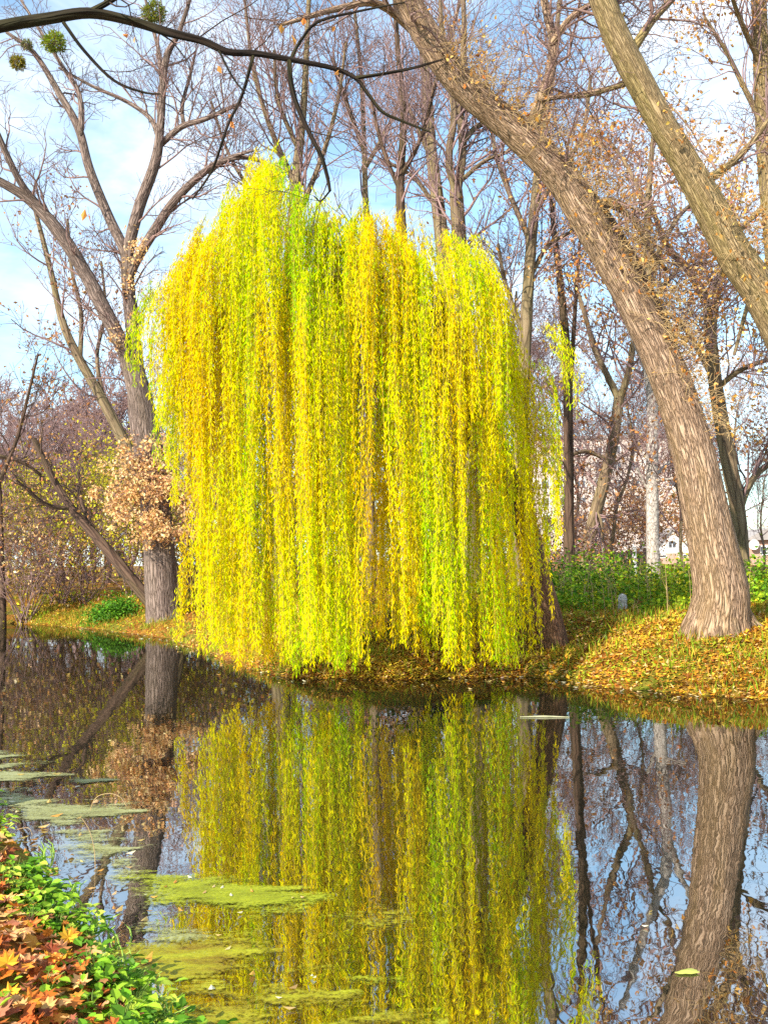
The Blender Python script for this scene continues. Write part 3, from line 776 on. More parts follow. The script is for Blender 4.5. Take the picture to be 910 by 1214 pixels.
def build_proto(name, path, tr, bark, twig, nleaf, cols, size=(.12, .2)):
    ms = {'trunk': tube_mesh('trunk', [path], M[bark], (0, 0, 0), 12), 'crown': tube_mesh('crown', tr.fine + tr.big, M[twig])}
    if nleaf:
        t = np.array(tr.tips); i = rng.integers(0, len(t), nleaf)
        d = nrm(rand_dirs(nleaf) + np.array([0, 0, -.6])); ln = rng.uniform(*size, nleaf)
        ms['leaves'] = leaf_mesh('leaves', t[i] + rng.normal(size=(nleaf, 3)) * .2, d, perp(d), ln, ln * .6, pick(cols, nleaf, .2), M['leaf'])
    return ms

protos = []
for sd, nl, cols in ((101, 0, BROWN), (102, 0, BROWN), (103, 700, PINK), (104, 900, BROWN)):
    pa, tr = proto(sd, 15, .13, (8, 7, 5), 3, nl)
    protos.append(build_proto('p', pa, tr, 'bark_bg', 'twig_purple', nl, cols))
print('proto twigs', len(tr.fine))

def plant_proto(ms, name, label, cat, x, y, sc, rz, group):
    root = thing(name, label, cat, (x, y, gz(x, y) - .05), group)
    root.scale = (sc, sc, sc); root.rotation_euler = (0, 0, rz)
    for k, me in ms.items():
        link(k, me, root)
    return root

rb = random.Random(99)
GR = 'bare background trees beyond the pond'
bg = [  # px, depth, proto, scale
    (20, 47, 0, .72), (75, 43, 3, .6), (120, 50, 2, .62), (240, 48, 1, .8),
    (290, 46, 0, 1.05), (385, 50, 1, 1.2), (470, 60, 0, 1.3), (580, 56, 1, 1.1), (650, 52, 1, 1.0), (605, 60, 2, 1.2), (420, 60, 2, 1.4), (330, 60, 1, 1.3),
    (505, 44, 1, 1.0), (340, 40, 0, 1.0), (615, 42, 0, 1.05), (270, 52, 2, 1.1), (690, 62, 2, 1.1), (780, 60, 2, .95), (860, 58, 3, .9), (40, 52, 1, .85), (95, 56, 2, .8), (150, 60, 1, .8),
    (710, 52, 3, .9), (815, 50, 2, .75), (905, 48, 2, .5)]
lab = {0: 'bare tree without leaves in the wood behind the willow', 1: 'bare tree without leaves in the wood behind the willow', 2: 'background tree with sparse pinkish dead leaves in the wood', 3: 'background tree with sparse brown dead leaves in the wood'}
for px, d, k, sc in bg:
    p = at(px, 690, d)
    plant_proto(protos[k], 'bare_tree', lab[k], 'tree', p[0], d, sc, rb.uniform(0, 6.28), GR + ('' if k < 2 else ', pinkish' if k == 2 else ', brown'))

# far woods: one mass
def far_woods():
    V, F, off = [], [], 0
    pa, tr = proto(205, 12, .22, (6, 5, 3), 3, 0, tw=.018, spread=1.1)
    v, f, _ = tubes([pa] + tr.fine + tr.big)
    r = random.Random(8)
    n = 0
    for i in range(46):
        d = r.uniform(58, 100)
        px = r.uniform(-120, 800) if i % 3 else r.uniform(-120, 250)
        if px > 640 and d < 90: continue
        p = at(px, 690, d)
        a = r.uniform(0, 6.28); s = r.uniform(.75, 1.15) * (1 if px < 640 else .55)
        ca, sa = math.cos(a) * s, math.sin(a) * s
        w = np.stack([v[:, 0] * ca - v[:, 1] * sa + p[0], v[:, 0] * sa + v[:, 1] * ca + d, v[:, 2] * s + 1.15], 1)
        V.append(w); F.append(f + off); off += len(w); n += 1
    V = np.concatenate(V)
    me = np_mesh('woods', V, [np.concatenate(F)], M['twig_purple'], smooth=True)
    tag(link('woods', me), 'hazy purple brown mass of far leafless trees', 'woods', kind='stuff')
far_woods()

# shrubs
def shrub(px, d, h, w, label, cols, nleaf, seed, name='shrub', twig='twig', size=(.09, .17), nst=9, group=None, spread=.2, kids=(6, 5)):
    p = ground_base(px, d)
    r = random.Random(seed)
    tr = Tree(seed, curl=.25, up=.05, tw=.007, kids=kids)
    stems = []
    for k in range(nst):
        dv = Vector((r.gauss(0, w / h * .6), r.gauss(0, w / h * .6), 1)).normalized()
        tr.grow(Vector((r.gauss(0, .15), r.gauss(0, .15), -.1)), dv, h * r.uniform(.6, 1.0), .025, 2)
    root = thing(name, label, 'shrub', tuple(p), group)
    link('stems', tube_mesh('stems', tr.fine + tr.big, M[twig]), root)
    if nleaf:
        tip_leaves('foliage', tr.tips, nleaf, cols, root, size, spread)
    return root
OLIVE = [(.46, .42, .02), (.56, .50, .03), (.34, .30, .02), (.50, .44, .03)]
RUSSET = [(.36, .17, .05), (.46, .25, .08), (.28, .12, .04), (.40, .23, .12)]
shrub(28, 39, 5.5, 3.0, 'tall russet shrub in the far left corner of the bank', RUSSET + TAN, 1500, 1, nst=18)
shrub(75, 41, 4.2, 2.8, 'round shrub of brown leaves above the left mound', RUSSET + OLIVE, 1400, 2, nst=18)
shrub(98, 41, 7.6, 2.6, 'yellow olive bush behind the broad grey trunk', OLIVE, 7500, 3, nst=14, spread=.3)
shrub(160, 40, 5.5, 2.6, 'olive brown thicket right behind the tan leaves', OLIVE + RUSSET, 2200, 4, nst=12)
shrub(-10, 43, 7.0, 3.0, 'dark twiggy shrub cut by the left edge', RUSSET, 1500, 5, nst=12, twig='twig_dark')
shrub(45, 46, 7.0, 3.5, 'mostly bare purple shrub among the left trees', PINK, 900, 6, nst=16)
shrub(225, 42, 4.0, 3.0, 'dull thicket half hidden behind the willow left side', RUSSET + OLIVE, 2500, 7, nst=12)
shrub(720, 58, 5.6, 3.0, 'pinkish brown bush behind the crooked trunk', RUSSET + PINK, 1900, 8, nst=12, size=(.14, .24), spread=.3)
shrub(750, 60, 6.4, 3.4, 'orange brown bush left of the birch trunk', RUSSET, 2100, 9, nst=12, size=(.14, .24), spread=.3)
shrub(808, 125, 11.0, 5.0, 'orange brown tree like bush above the white gable', RUSSET, 3600, 10, nst=12, size=(.25, .42), spread=.5)
shrub(660, 52, 5.0, 3.2, 'bare pinkish thicket between willow and slender trunk', PINK, 2000, 11, nst=14, size=(.12, .2))
shrub(925, 95, 6.5, 4.0, 'bare purple thicket above the pink house roof', PINK, 900, 12, nst=18)
shrub(700, 46, 2.2, 2.0, 'low brown brush in front of the plank fence', RUSSET, 900, 13, nst=10)
shrub(590, 40, 4.0, 3.5, 'brown thicket seen through the willow right half', RUSSET, 2500, 14, nst=14)
shrub(430, 38, 3.6, 3.5, 'brown thicket seen through the willow middle', RUSSET, 2500, 15, nst=14)
shrub(310, 36, 3.6, 3.0, 'brown thicket seen under the willow left half', RUSSET + OLIVE, 2500, 16, nst=14)
shrub(512, 21.2, 1.6, 1.5, 'low dark green bush below the willow gap', [(.05, .10, .012), (.09, .16, .015)], 1500, 17, nst=10, size=(.06, .12), spread=.12)

# ------------------------------------------------------------------ overhanging near branch
def near_branch():
    d = 8.0
    base = np.array([-6.2, 6.6, 0]); base[2] = gz(base[0], base[1])
    root = thing('overhanging_tree', 'near dark branch reaching across the top from the left', 'tree', tuple(base))
    tk = smooth_path([base + np.array([0, 0, -.3]), base + np.array([0, 0, .3]), base + np.array([.1, .1, 2.5]), base + np.array([.5, .4, 5]), base + np.array([.4, .6, 8]), base + np.array([.2, .7, 11])], [.5, .38, .3, .25, .17, .06], 6)
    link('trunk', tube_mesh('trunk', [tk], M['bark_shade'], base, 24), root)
    st = base + np.array([.5, .4, 4.7])
    main = [(-160, 70, 13), (-80, 50, 11), (0, 31, 9.5), (60, 21, 9), (105, 15, 8.5), (150, 23, 7.5), (200, 38, 7), (240, 48, 6), (270, 61, 5.6), (303, 63, 5), (343, 70, 4.4), (393, 80, 3.8), (421, 92, 3.4), (436, 111, 3), (453, 132, 2.6), (476, 143, 2.2), (510, 156, 1.6)]
    pts = [st] + [at(p[0], p[1], d) for p in main]
    P = smooth_path(pts, [.12] + [px_m(p[2] * .76, d) for p in main], 5)
    subs = [[(343, 71, 3.2), (344, 92, 3), (351, 122, 3), (366, 156, 2.8), (381, 186, 2.5), (388, 210, 2.2), (391, 226, 1.8)],
            [(421, 92, 2.4), (455, 87, 2), (490, 80, 1.7), (525, 70, 1.1)], [(345, 69, 2.4), (355, 50, 2), (376, 26, 1.8), (420, 14, 1.5), (480, 2, 1)],
            [(300, 66, 2.2), (287, 112, 2), (270, 148, 1.7), (252, 200, 1.5), (228, 236, 1)], [(75, 26, 2.2), (100, 60, 2), (135, 95, 1.8), (170, 109, 1.5), (190, 111, 1)],
            [(104, 15, 4), (125, 4, 3.5), (145, -8, 3)], [(258, 57, 1.4), (275, 90, 1.2), (290, 110, .9)], [(391, 226, 1.2), (380, 238, 1), (372, 232, .7)]]
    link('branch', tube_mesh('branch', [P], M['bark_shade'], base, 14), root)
    tr = Tree(61, curl=.3, up=.0, tw=.0022, kids=(4, 3))
    tr.along(P, 9, .8, 1, .35, 1, .25)
    for s_ in subs:
        sp = limb(s_, d, 5, random.uniform(-.3, .3))
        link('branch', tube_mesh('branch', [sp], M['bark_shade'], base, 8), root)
        tr.along(sp, 4, .45, 1, .3, 1, .4)
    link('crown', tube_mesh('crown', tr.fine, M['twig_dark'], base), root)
    c = np.array([at(px, py, d + .0) for px, py in [(152, 40), (160, 43), (273, 143), (275, 135), (101, 247), (104, 252), (366, 90), (404, 82), (360, 20), (333, 28), (258, 77), (150, 268), (345, 40), (398, 30)]])
    n = len(c); dd = nrm(rand_dirs(n) + np.array([0, 0, -1.2]))
    link('leaves', leaf_mesh('leaves', c, dd, perp(dd), rng.uniform(.05, .11, n), .05, pick([(.6, .22, .05), (.7, .33, .08)], n), M['leaf'], base), root)
near_branch()

# ------------------------------------------------------------------ houses
def box(bm_v, bm_f, lo, hi):
    o = len(bm_v)
    x0, y0, z0 = lo; x1, y1, z1 = hi
    bm_v += [(x0, y0, z0), (x1, y0, z0), (x1, y1, z0), (x0, y1, z0), (x0, y0, z1), (x1, y0, z1), (x1, y1, z1), (x0, y1, z1)]
    bm_f += [(o + a, o + b, o + c, o + d) for a, b, c, d in [(0, 3, 2, 1), (4, 5, 6, 7), (0, 1, 5, 4), (1, 2, 6, 5), (2, 3, 7, 6), (3, 0, 4, 7)]]

def boxes(name, lst, m, parent):
    v, f = [], []
    for lo, hi in lst: box(v, f, lo, hi)
    return link(name, np_mesh(name, v, [f], m), parent)

def prism(name, poly, y0, y1, m, parent):
    """poly in x,z extruded along y"""
    n = len(poly)
    v = [(x, y0, z) for x, z in poly] + [(x, y1, z) for x, z in poly]
    quads = [(i, (i + 1) % n, n + (i + 1) % n, n + i) for i in range(n)]
    fs = [quads, [tuple(range(n))[::-1]], [tuple(range(n, 2 * n))]]
    me = np_mesh(name, v, fs, m)
    return link(name, me, parent)

def brick_mat(name, c1, c2, mortar, sc):
    m, nt = mat(name)
    out = N(nt, 'ShaderNodeOutputMaterial'); tc = N(nt, 'ShaderNodeTexCoord')
    mp = N(nt, 'ShaderNodeMapping'); mp.inputs['Rotation'].default_value = (R(90), 0, 0)
    L(nt, tc.outputs['Object'], mp.inputs['Vector'])
    br_ = N(nt, 'ShaderNodeTexBrick', i_Scale=sc)
    br_.inputs['Color1'].default_value = (*c1, 1); br_.inputs['Color2'].default_value = (*c2, 1); br_.inputs['Mortar'].default_value = (*mortar, 1)
    L(nt, mp.outputs[0], br_.inputs['Vector'])
    p = N(nt, 'ShaderNodeBsdfPrincipled', i_Roughness=.9)
    L(nt, br_.outputs[0], p.inputs['Base Color']); L(nt, p.outputs[0], out.inputs[0])
    return m
M['brick'] = brick_mat('pink_brick', (.40, .22, .16), (.46, .27, .20), (.42, .36, .32), 4)
M['white'] = plain_mat('white_boards', (.72, .70, .66), (.8, .78, .75), 3)
M['roof'] = plain_mat('grey_roof_sheet', (.24, .22, .21), (.34, .31, .30), 4)
M['glass'] = plain_mat('window_glass', (.05, .06, .08), (.10, .11, .13), 2, .15, spec=.5)
M['plaster'] = plain_mat('pale_plaster', (.56, .47, .42), (.64, .55, .50), .3)
M['plank'] = plain_mat('weathered_plank', (.10, .07, .055), (.18, .13, .10), 5, bump=.3)
M['stone'] = plain_mat('grey_stone', (.34, .31, .29), (.60, .56, .53), 14, bump=.5)

def windows(root, rects, y, fr=.08):
    for (x0, x1, z0, z1) in rects:
        w = boxes('window', [((x0, y - .03, z0), (x0 + fr, y + .05, z1)), ((x1 - fr, y - .03, z0), (x1, y + .05, z1)), ((x0 + fr, y - .03, z1 - fr), (x1 - fr, y + .05, z1)),
                             ((x0 + fr, y - .03, z0), (x1 - fr, y + .05, z0 + fr)), (((x0 + x1) / 2 - fr * .4, y - .02, z0 + fr), ((x0 + x1) / 2 + fr * .4, y + .04, z1 - fr))], M['white'], root)
        boxes('pane', [((x0 + fr, y - .01, z0 + fr), (x1 - fr, y + .02, z1 - fr))], M['glass'], w)

def gable_house():
    d = 105; p = at(797, 664, d); p[2] = 1.2
    top = at(797, 628, d)[2] - 1.2; eav = at(797, 656, d)[2] - 1.2
    w = px_m(24, d)
    root = thing('gabled_house', 'small brick house with a white boarded gable behind the birch', 'house', tuple(p))
    boxes('wall', [((-w, 0, -.2), (w, 7, eav))], M['brick'], root)
    g = prism('gable', [(-w * .99, eav + .003), (w * .99, eav + .003), (0, top)], -.05, 0.02, M['white'], root)
    prism('gable', [(-w * .97, eav + .003), (w * .97, eav + .003), (0, top - .08)], 6.9, 6.98, M['white'], root)
    ov = .25
    rf = prism('roof', [(-w - ov, eav - .12), (0, top + .02), (w + ov, eav - .12), (w + ov, eav + .04), (0, top + .2), (-w - ov, eav + .04)], -.3, 7.3, M['roof'], root)
    boxes('chimney', [((.5, 4, top - .9), (1.0, 4.5, top + .7))], M['brick'], rf)
    windows(root, [(-.45, .45, eav + .5, eav + 1.35)], -.05)
    windows(root, [(-1.6, -.6, .9, eav - .4), (.6, 1.6, .9, eav - .4)], 0)
gable_house()

def pink_house():
    d = 80; p = at(915, 664, d); p[2] = 1.2
    root = thing('brick_house', 'low pink house with a white dish at the right edge', 'house', tuple(p))
    eav = at(915, 640, d)[2] - 1.2; top = at(915, 626, d)[2] - 1.2
    x0 = px_m(-30, d); x1 = 5.0
    boxes('wall', [((x0, 0, -.2), (x1, 6, eav))], M['brick'], root)
    prism('roof', [(x0 - .3, eav + .003), (x1 + .3, eav + .003), (x1 - .8, top), (x0 + 1.6, top)], -.4, 6.4, M['roof'], root)
    windows(root, [(-.95, .15, .75, eav - .45), (2, 3.1, .75, eav - .45)], 0)
    # satellite dish
    n = 20; v = [(0, .12, 0)]
    for k in (1, 2, 3):
        for i in range(n):
            a = i * 2 * math.pi / n; rr = .42 * k / 3
            v.append((rr * math.cos(a), .12 - .12 * (k / 3) ** 2, rr * math.sin(a)))
    f3 = [(0, 1 + i, 1 + (i + 1) % n) for i in range(n)]
    f4 = [(1 + k * n + i, 1 + (k + 1) * n + i, 1 + (k + 1) * n + (i + 1) % n, 1 + k * n + (i + 1) % n) for k in (0, 1) for i in range(n)]
    vv = [(x + x0 + .45, y - .45, z + eav - .35) for x, y, z in v]
    di = link('satellite_dish', np_mesh('satellite_dish', vv, [f3, f4], M['white'], smooth=True), root)
    boxes('bracket', [((x0 + .42, -.33, eav - .38), (x0 + .48, 0, eav - .32))], M['roof'], di)
pink_house()

def apartment():
    d = 170; p = at(800, 664, d); p[2] = 1.2
    root = thing('apartment_block', 'pale many storeyed apartment block far behind the trees', 'building', tuple(p))
    h = at(800, 518, d)[2] - 1.2
    x0 = px_m(-165, d); x1 = px_m(14, d)
    boxes('wall', [((x0, 0, -.2), (x1, 12, h))], M['plaster'], root)
    boxes('roof', [((x0 - .3, -.3, h + .003), (x1 + .3, 12.3, h + .5))], M['roof'], root)
    rects = []
    nf = int(h // 2.9)
    for k in range(nf):
        x = x0 + 1.3
        while x + 1.4 < x1:
            rects.append((x, x + 1.4, .9 + k * 2.9, 2.4 + k * 2.9)); x += 3.1
    rects = [q for q in rects if q[2] > 4][:90]
    windows(root, rects, 0, .1)
apartment()

def plank_fence():
    d = 50
    a = at(640, 685, d); b = at(765, 680, d + 5)
    a[2] = gz(a[0], a[1]); b[2] = gz(b[0], b[1])
    root = thing('plank_fence', 'dark low plank fence behind the nettle bank', 'fence', tuple(a))
    dv = b - a; ln = np.linalg.norm(dv[:2]); root.rotation_euler = (0, 0, math.atan2(dv[1], dv[0]))
    n = 7
    for i in range(n):
        x = ln * i / (n - 1)
        boxes('post', [((x - .06, -.06, -.2), (x + .06, .06, 1.35))], M['plank'], root)
    for z in (.45, 1.1):
        boxes('rail', [((-.1, -.11, z), (ln + .1, -.063, z + .1))], M['plank'], root)
    r = random.Random(4)
    pl = []
    x = 0
    while x < ln:
        if r.random() < .8: pl.append(((x, -.14, .05), (x + .12, -.113, 1.2 + r.uniform(-.12, .1))))
        x += .15
    boxes('planks', pl, M['plank'], root)
plank_fence()

def white_post():
    p = ground_base(753, 48); 
    root = thing('white_post', 'short white painted post by the plank fence', 'post', tuple(p))
    v, f, bk = tubes([(np.array([[0, 0, -.2], [0, 0, 1.3], [0, 0, 1.34], [0, 0, 1.4]]), np.array([.09, .09, .13, .02]))], 10)
    link('shaft', np_mesh('shaft', v, [f], M['white'], smooth=False), root)
white_post()

def stone_marker():
    p = on_ground(738, 724)
    s = px_m(1, p[1])
    v, f, bk = tubes([(np.array([[0, 0, -.1], [0, 0, .12], [0, 0, 8 * s], [.0, 0, 13 * s], [0, 0, 18 * s], [0, 0, 20 * s]]), np.array([6, 5.5, 5, 5.6, 4.5, .5]) * s)], 9)
    o = link('stone_marker', np_mesh('stone_marker', v, [f], M['stone'], smooth=False))
    o.location = tuple(p); tag(o, 'small grey stone post in front of the nettles', 'stone')
stone_marker()

# ------------------------------------------------------------------ ground cover
def scatter_far(n, xr, sr, seed):
    g = np.random.default_rng(seed)
    x = g.uniform(*xr, n); s = g.uniform(*sr, n) 
    y = np.interp(x, SX, SY) + s * np.sqrt(1 + ((np.interp(x + .4, SX, SY) - np.interp(x - .4, SX, SY)) / .8) ** 2)
    return x, y

LIT = [(.50, .21, .02), (.60, .31, .03), (.38, .14, .015), (.64, .40, .06), (.26, .09, .015), (.55, .36, .02), (.66, .42, .16)]
def litter():
    x, y = scatter_far(110000, (-3, 11), (-.5, 7), 1)
    x2, y2 = scatter_far(18000, (-15, -3), (-.4, 5), 2)
    x = np.concatenate([x, x2]); y = np.concatenate([y, y2])
    z = ground_z(x, y); k = z > -.015
    x, y, z = x[k], y[k], z[k]; n = len(x)
    d = rand_dirs(n); d[:, 2] = d[:, 2] * .35 + .1; d = nrm(d)
    side = nrm(np.cross(d, np.array([0, 0, 1.0])) + rand_dirs(n) * .35)
    ln = rng.uniform(.045, .115, n)
    cl = fbm(x * .7, y * .7, 9)
    col = pick(LIT, n, .22)
    gold = np.array([.62, .46, .04]); grn = np.array([.28, .34, .02])
    m1 = (cl > .56)[:, None] & (rng.random((n, 1)) < .5); col = np.where(m1, gold * rng.uniform(.7, 1.2, (n, 1)), col)
    m2 = (cl < .45)[:, None] & (rng.random((n, 1)) < .4); col = np.where(m2, grn * rng.uniform(.6, 1.3, (n, 1)), col)
    c = np.stack([x, y, z + rng.uniform(.0, .05, n)], 1)
    tag(link('fallen_leaves', leaf_mesh('fallen_leaves', c, d, side, ln, ln * .65, col, M['litter'])), 'golden and brown fallen leaves carpeting the far bank', 'leaves', kind='stuff')
litter()

def herbs():
    """grass and small weeds of the far bank, then the nettle belt"""
    x, y = scatter_far(42000, (-15, 11), (-.1, 6), 3)
    cl = fbm(x * .8, y * .8, 31); k = (cl > .5) | (rng.random(len(x)) < .15)
    x, y = x[k], y[k]; z = ground_z(x, y); k = z > -.02; x, y, z = x[k], y[k], z[k]; n = len(x)
    c = np.stack([x, y, z], 1)
    d = nrm(np.stack([rng.normal(0, .35, n), rng.normal(0, .35, n), np.ones(n)], 1))
    tag(link('grass', leaf_mesh('grass', c, d, perp(d), rng.uniform(.08, .30, n), rng.uniform(.010, .022, n), pick([(.16, .27, .01), (.26, .36, .012), (.38, .34, .03), (.10, .20, .01), (.46, .25, .04), (.40, .19, .03)], n, .2), M['green'])),
        'short green and yellow grass on the far bank', 'grass', kind='stuff')
    # nettles
    g = np.random.default_rng(12)
    n = 34000
    y = g.uniform(21.0, 31, n); x = g.uniform(2.6, 17, n)
    dn = fbm(x * .9, y * .9, 44)
    hmax = np.clip(.22 + (dn - .42) * 2.2 + (fbm(x * .3, y * .3, 60) - .5) * .8, .08, .75) * np.where(g.random(n) < .06, 1.5, 1) * np.where(y > 25, .25 + 1.5 * vnoise(x * .9, y * .4, 91), 1)
    k = (sfar(x, y) > 4.2 + (fbm(x * .5, y * .1, 3) - .5) * 2.5) & (g.random(n) < .9); x, y, hmax = x[k], y[k], hmax[k]; n = len(x)
    sm = on_ground(738, 724)
    k = ~((y < sm[1] + .25) & (np.abs(x - sm[0] * y / sm[1]) < .3)); x, y, hmax = x[k], y[k], hmax[k]; n = len(x)
    x = np.round(x / .14) * .14 + g.normal(0, .05, n); y = np.round(y / .14) * .14 + g.normal(0, .05, n)
    z = ground_z(x, y) + hmax * g.uniform(.1, 1, n)
    d = rand_dirs(n); d[:, 2] = d[:, 2] * .5 - .1; d = nrm(d)
    cols = pick([(.10, .24, .012), (.18, .34, .015), (.06, .15, .008), (.26, .42, .02), (.36, .44, .02)], n, .25)
    drift = fbm(x * .6, y * .6, 77); cols = np.where((drift > .56)[:, None], cols * [1.5, 1.15, 1], cols)
    tag(link('undergrowth', leaf_mesh('undergrowth', np.stack([x, y, z], 1), d, perp(d), g.uniform(.08, .15, n), g.uniform(.05, .08, n), cols, M['green'])), 'bright green nettle belt along the top of the right bank', 'undergrowth', kind='stuff')
    st = []
    for i in range(420):
        yy = g.uniform(20, 31); xx = g.uniform(2.6, 17)
        if sfar(np.array([xx]), np.array([yy]))[0] < 3.5: continue
        hh = g.uniform(.35, 1.15); b0 = np.array([xx, yy, gz(xx, yy)]); ln_ = g.normal(0, .14, 2) * hh
        st.append((np.array([b0, b0 + [ln_[0] * .3, ln_[1] * .3, hh * .6], b0 + [ln_[0], ln_[1], hh]]), np.array([.007, .006, .003])))
        for q in range(int(g.integers(1, 4))):
            t = g.uniform(.4, .95); e = b0 + np.array([ln_[0] * t, ln_[1] * t, hh * t]); dv = g.normal(0, .12, 3); dv[2] = abs(dv[2]) + .05
            st.append((np.array([e, e + dv * .6, e + dv]), np.array([.004, .003, .002])))
    tag(link('dry_weeds', tube_mesh('dry_weeds', st, M['straw'], (0, 0, 0), 3)), 'dry brown weed stalks standing among the nettles', 'weeds', kind='stuff')
    # green clump on left mound
    p = on_ground(134, 733)
    n = 2600
    q = g.normal(0, 1, (n, 3)) * np.array([.40, .5, .26]); xx, yy = p[0] + q[:, 0], p[1] + q[:, 1]
    c = np.stack([xx, yy, ground_z(xx, yy) + np.abs(q[:, 2]) + .05], 1)
    d = rand_dirs(n)
    o = link('nettle_clump', leaf_mesh('nettle_clump', c - p, d, perp(d), g.uniform(.08, .16, n), .07, pick([(.07, .2, .012), (.12, .28, .015), (.05, .13, .01)], n, .2), M['green']))
    o.location = tuple(p); tag(o, 'deep green nettle clump at the waterside left of the grey trunk', 'plant')
herbs()

# near bank
def maple_leaf_arrays(c, rot, tilt, size, col):
    """five lobed leaves, each a fan"""
    prof = [(0, -.45), (.18, -.30), (.50, -.42), (.38, -.12), (.62, .12), (.34, .14), (.40, .42), (.14, .30), (0, .62), (-.14, .30), (-.40, .42), (-.34, .14), (-.62, .12), (-.38, -.12), (-.50, -.42), (-.18, -.30)]
    pr = np.array(prof); k = len(pr); n = len(c)
    rr = np.linalg.norm(pr, axis=1)
    V = np.zeros((n, k + 1, 3))
    curl = rng.uniform(-.5, .9, n)
    V[:, 1:, 0] = pr[None, :, 0]; V[:, 1:, 1] = pr[None, :, 1]
    V[:, 1:, 2] = curl[:, None] * (rr[None] ** 2) * .8 + rng.normal(0, .06, (n, k))
    V *= size[:, None, None]
    ca, sa = np.cos(rot), np.sin(rot)
    x = V[..., 0] * ca[:, None] - V[..., 1] * sa[:, None]; y = V[..., 0] * sa[:, None] + V[..., 1] * ca[:, None]; z = V[..., 2]
    # tilt about x then random azimuth
    ct, st = np.cos(tilt)[:, None], np.sin(tilt)[:, None]
    y, z = y * ct - z * st, y * st + z * ct
    a2 = rng.uniform(0, 6.28, n); ca, sa = np.cos(a2)[:, None], np.sin(a2)[:, None]
    x, y = x * ca - y * sa, x * sa + y * ca
    W = np.stack([x, y, z], -1) + c[:, None]
    idx = (np.arange(n) * (k + 1))[:, None]
    i = np.arange(k)
    F = np.stack([np.broadcast_to(idx, (n, k)), idx + 1 + i, idx + 1 + (i + 1) % k], -1).reshape(-1, 3)
    return W.reshape(-1, 3), F, np.repeat(col, k + 1, axis=0)

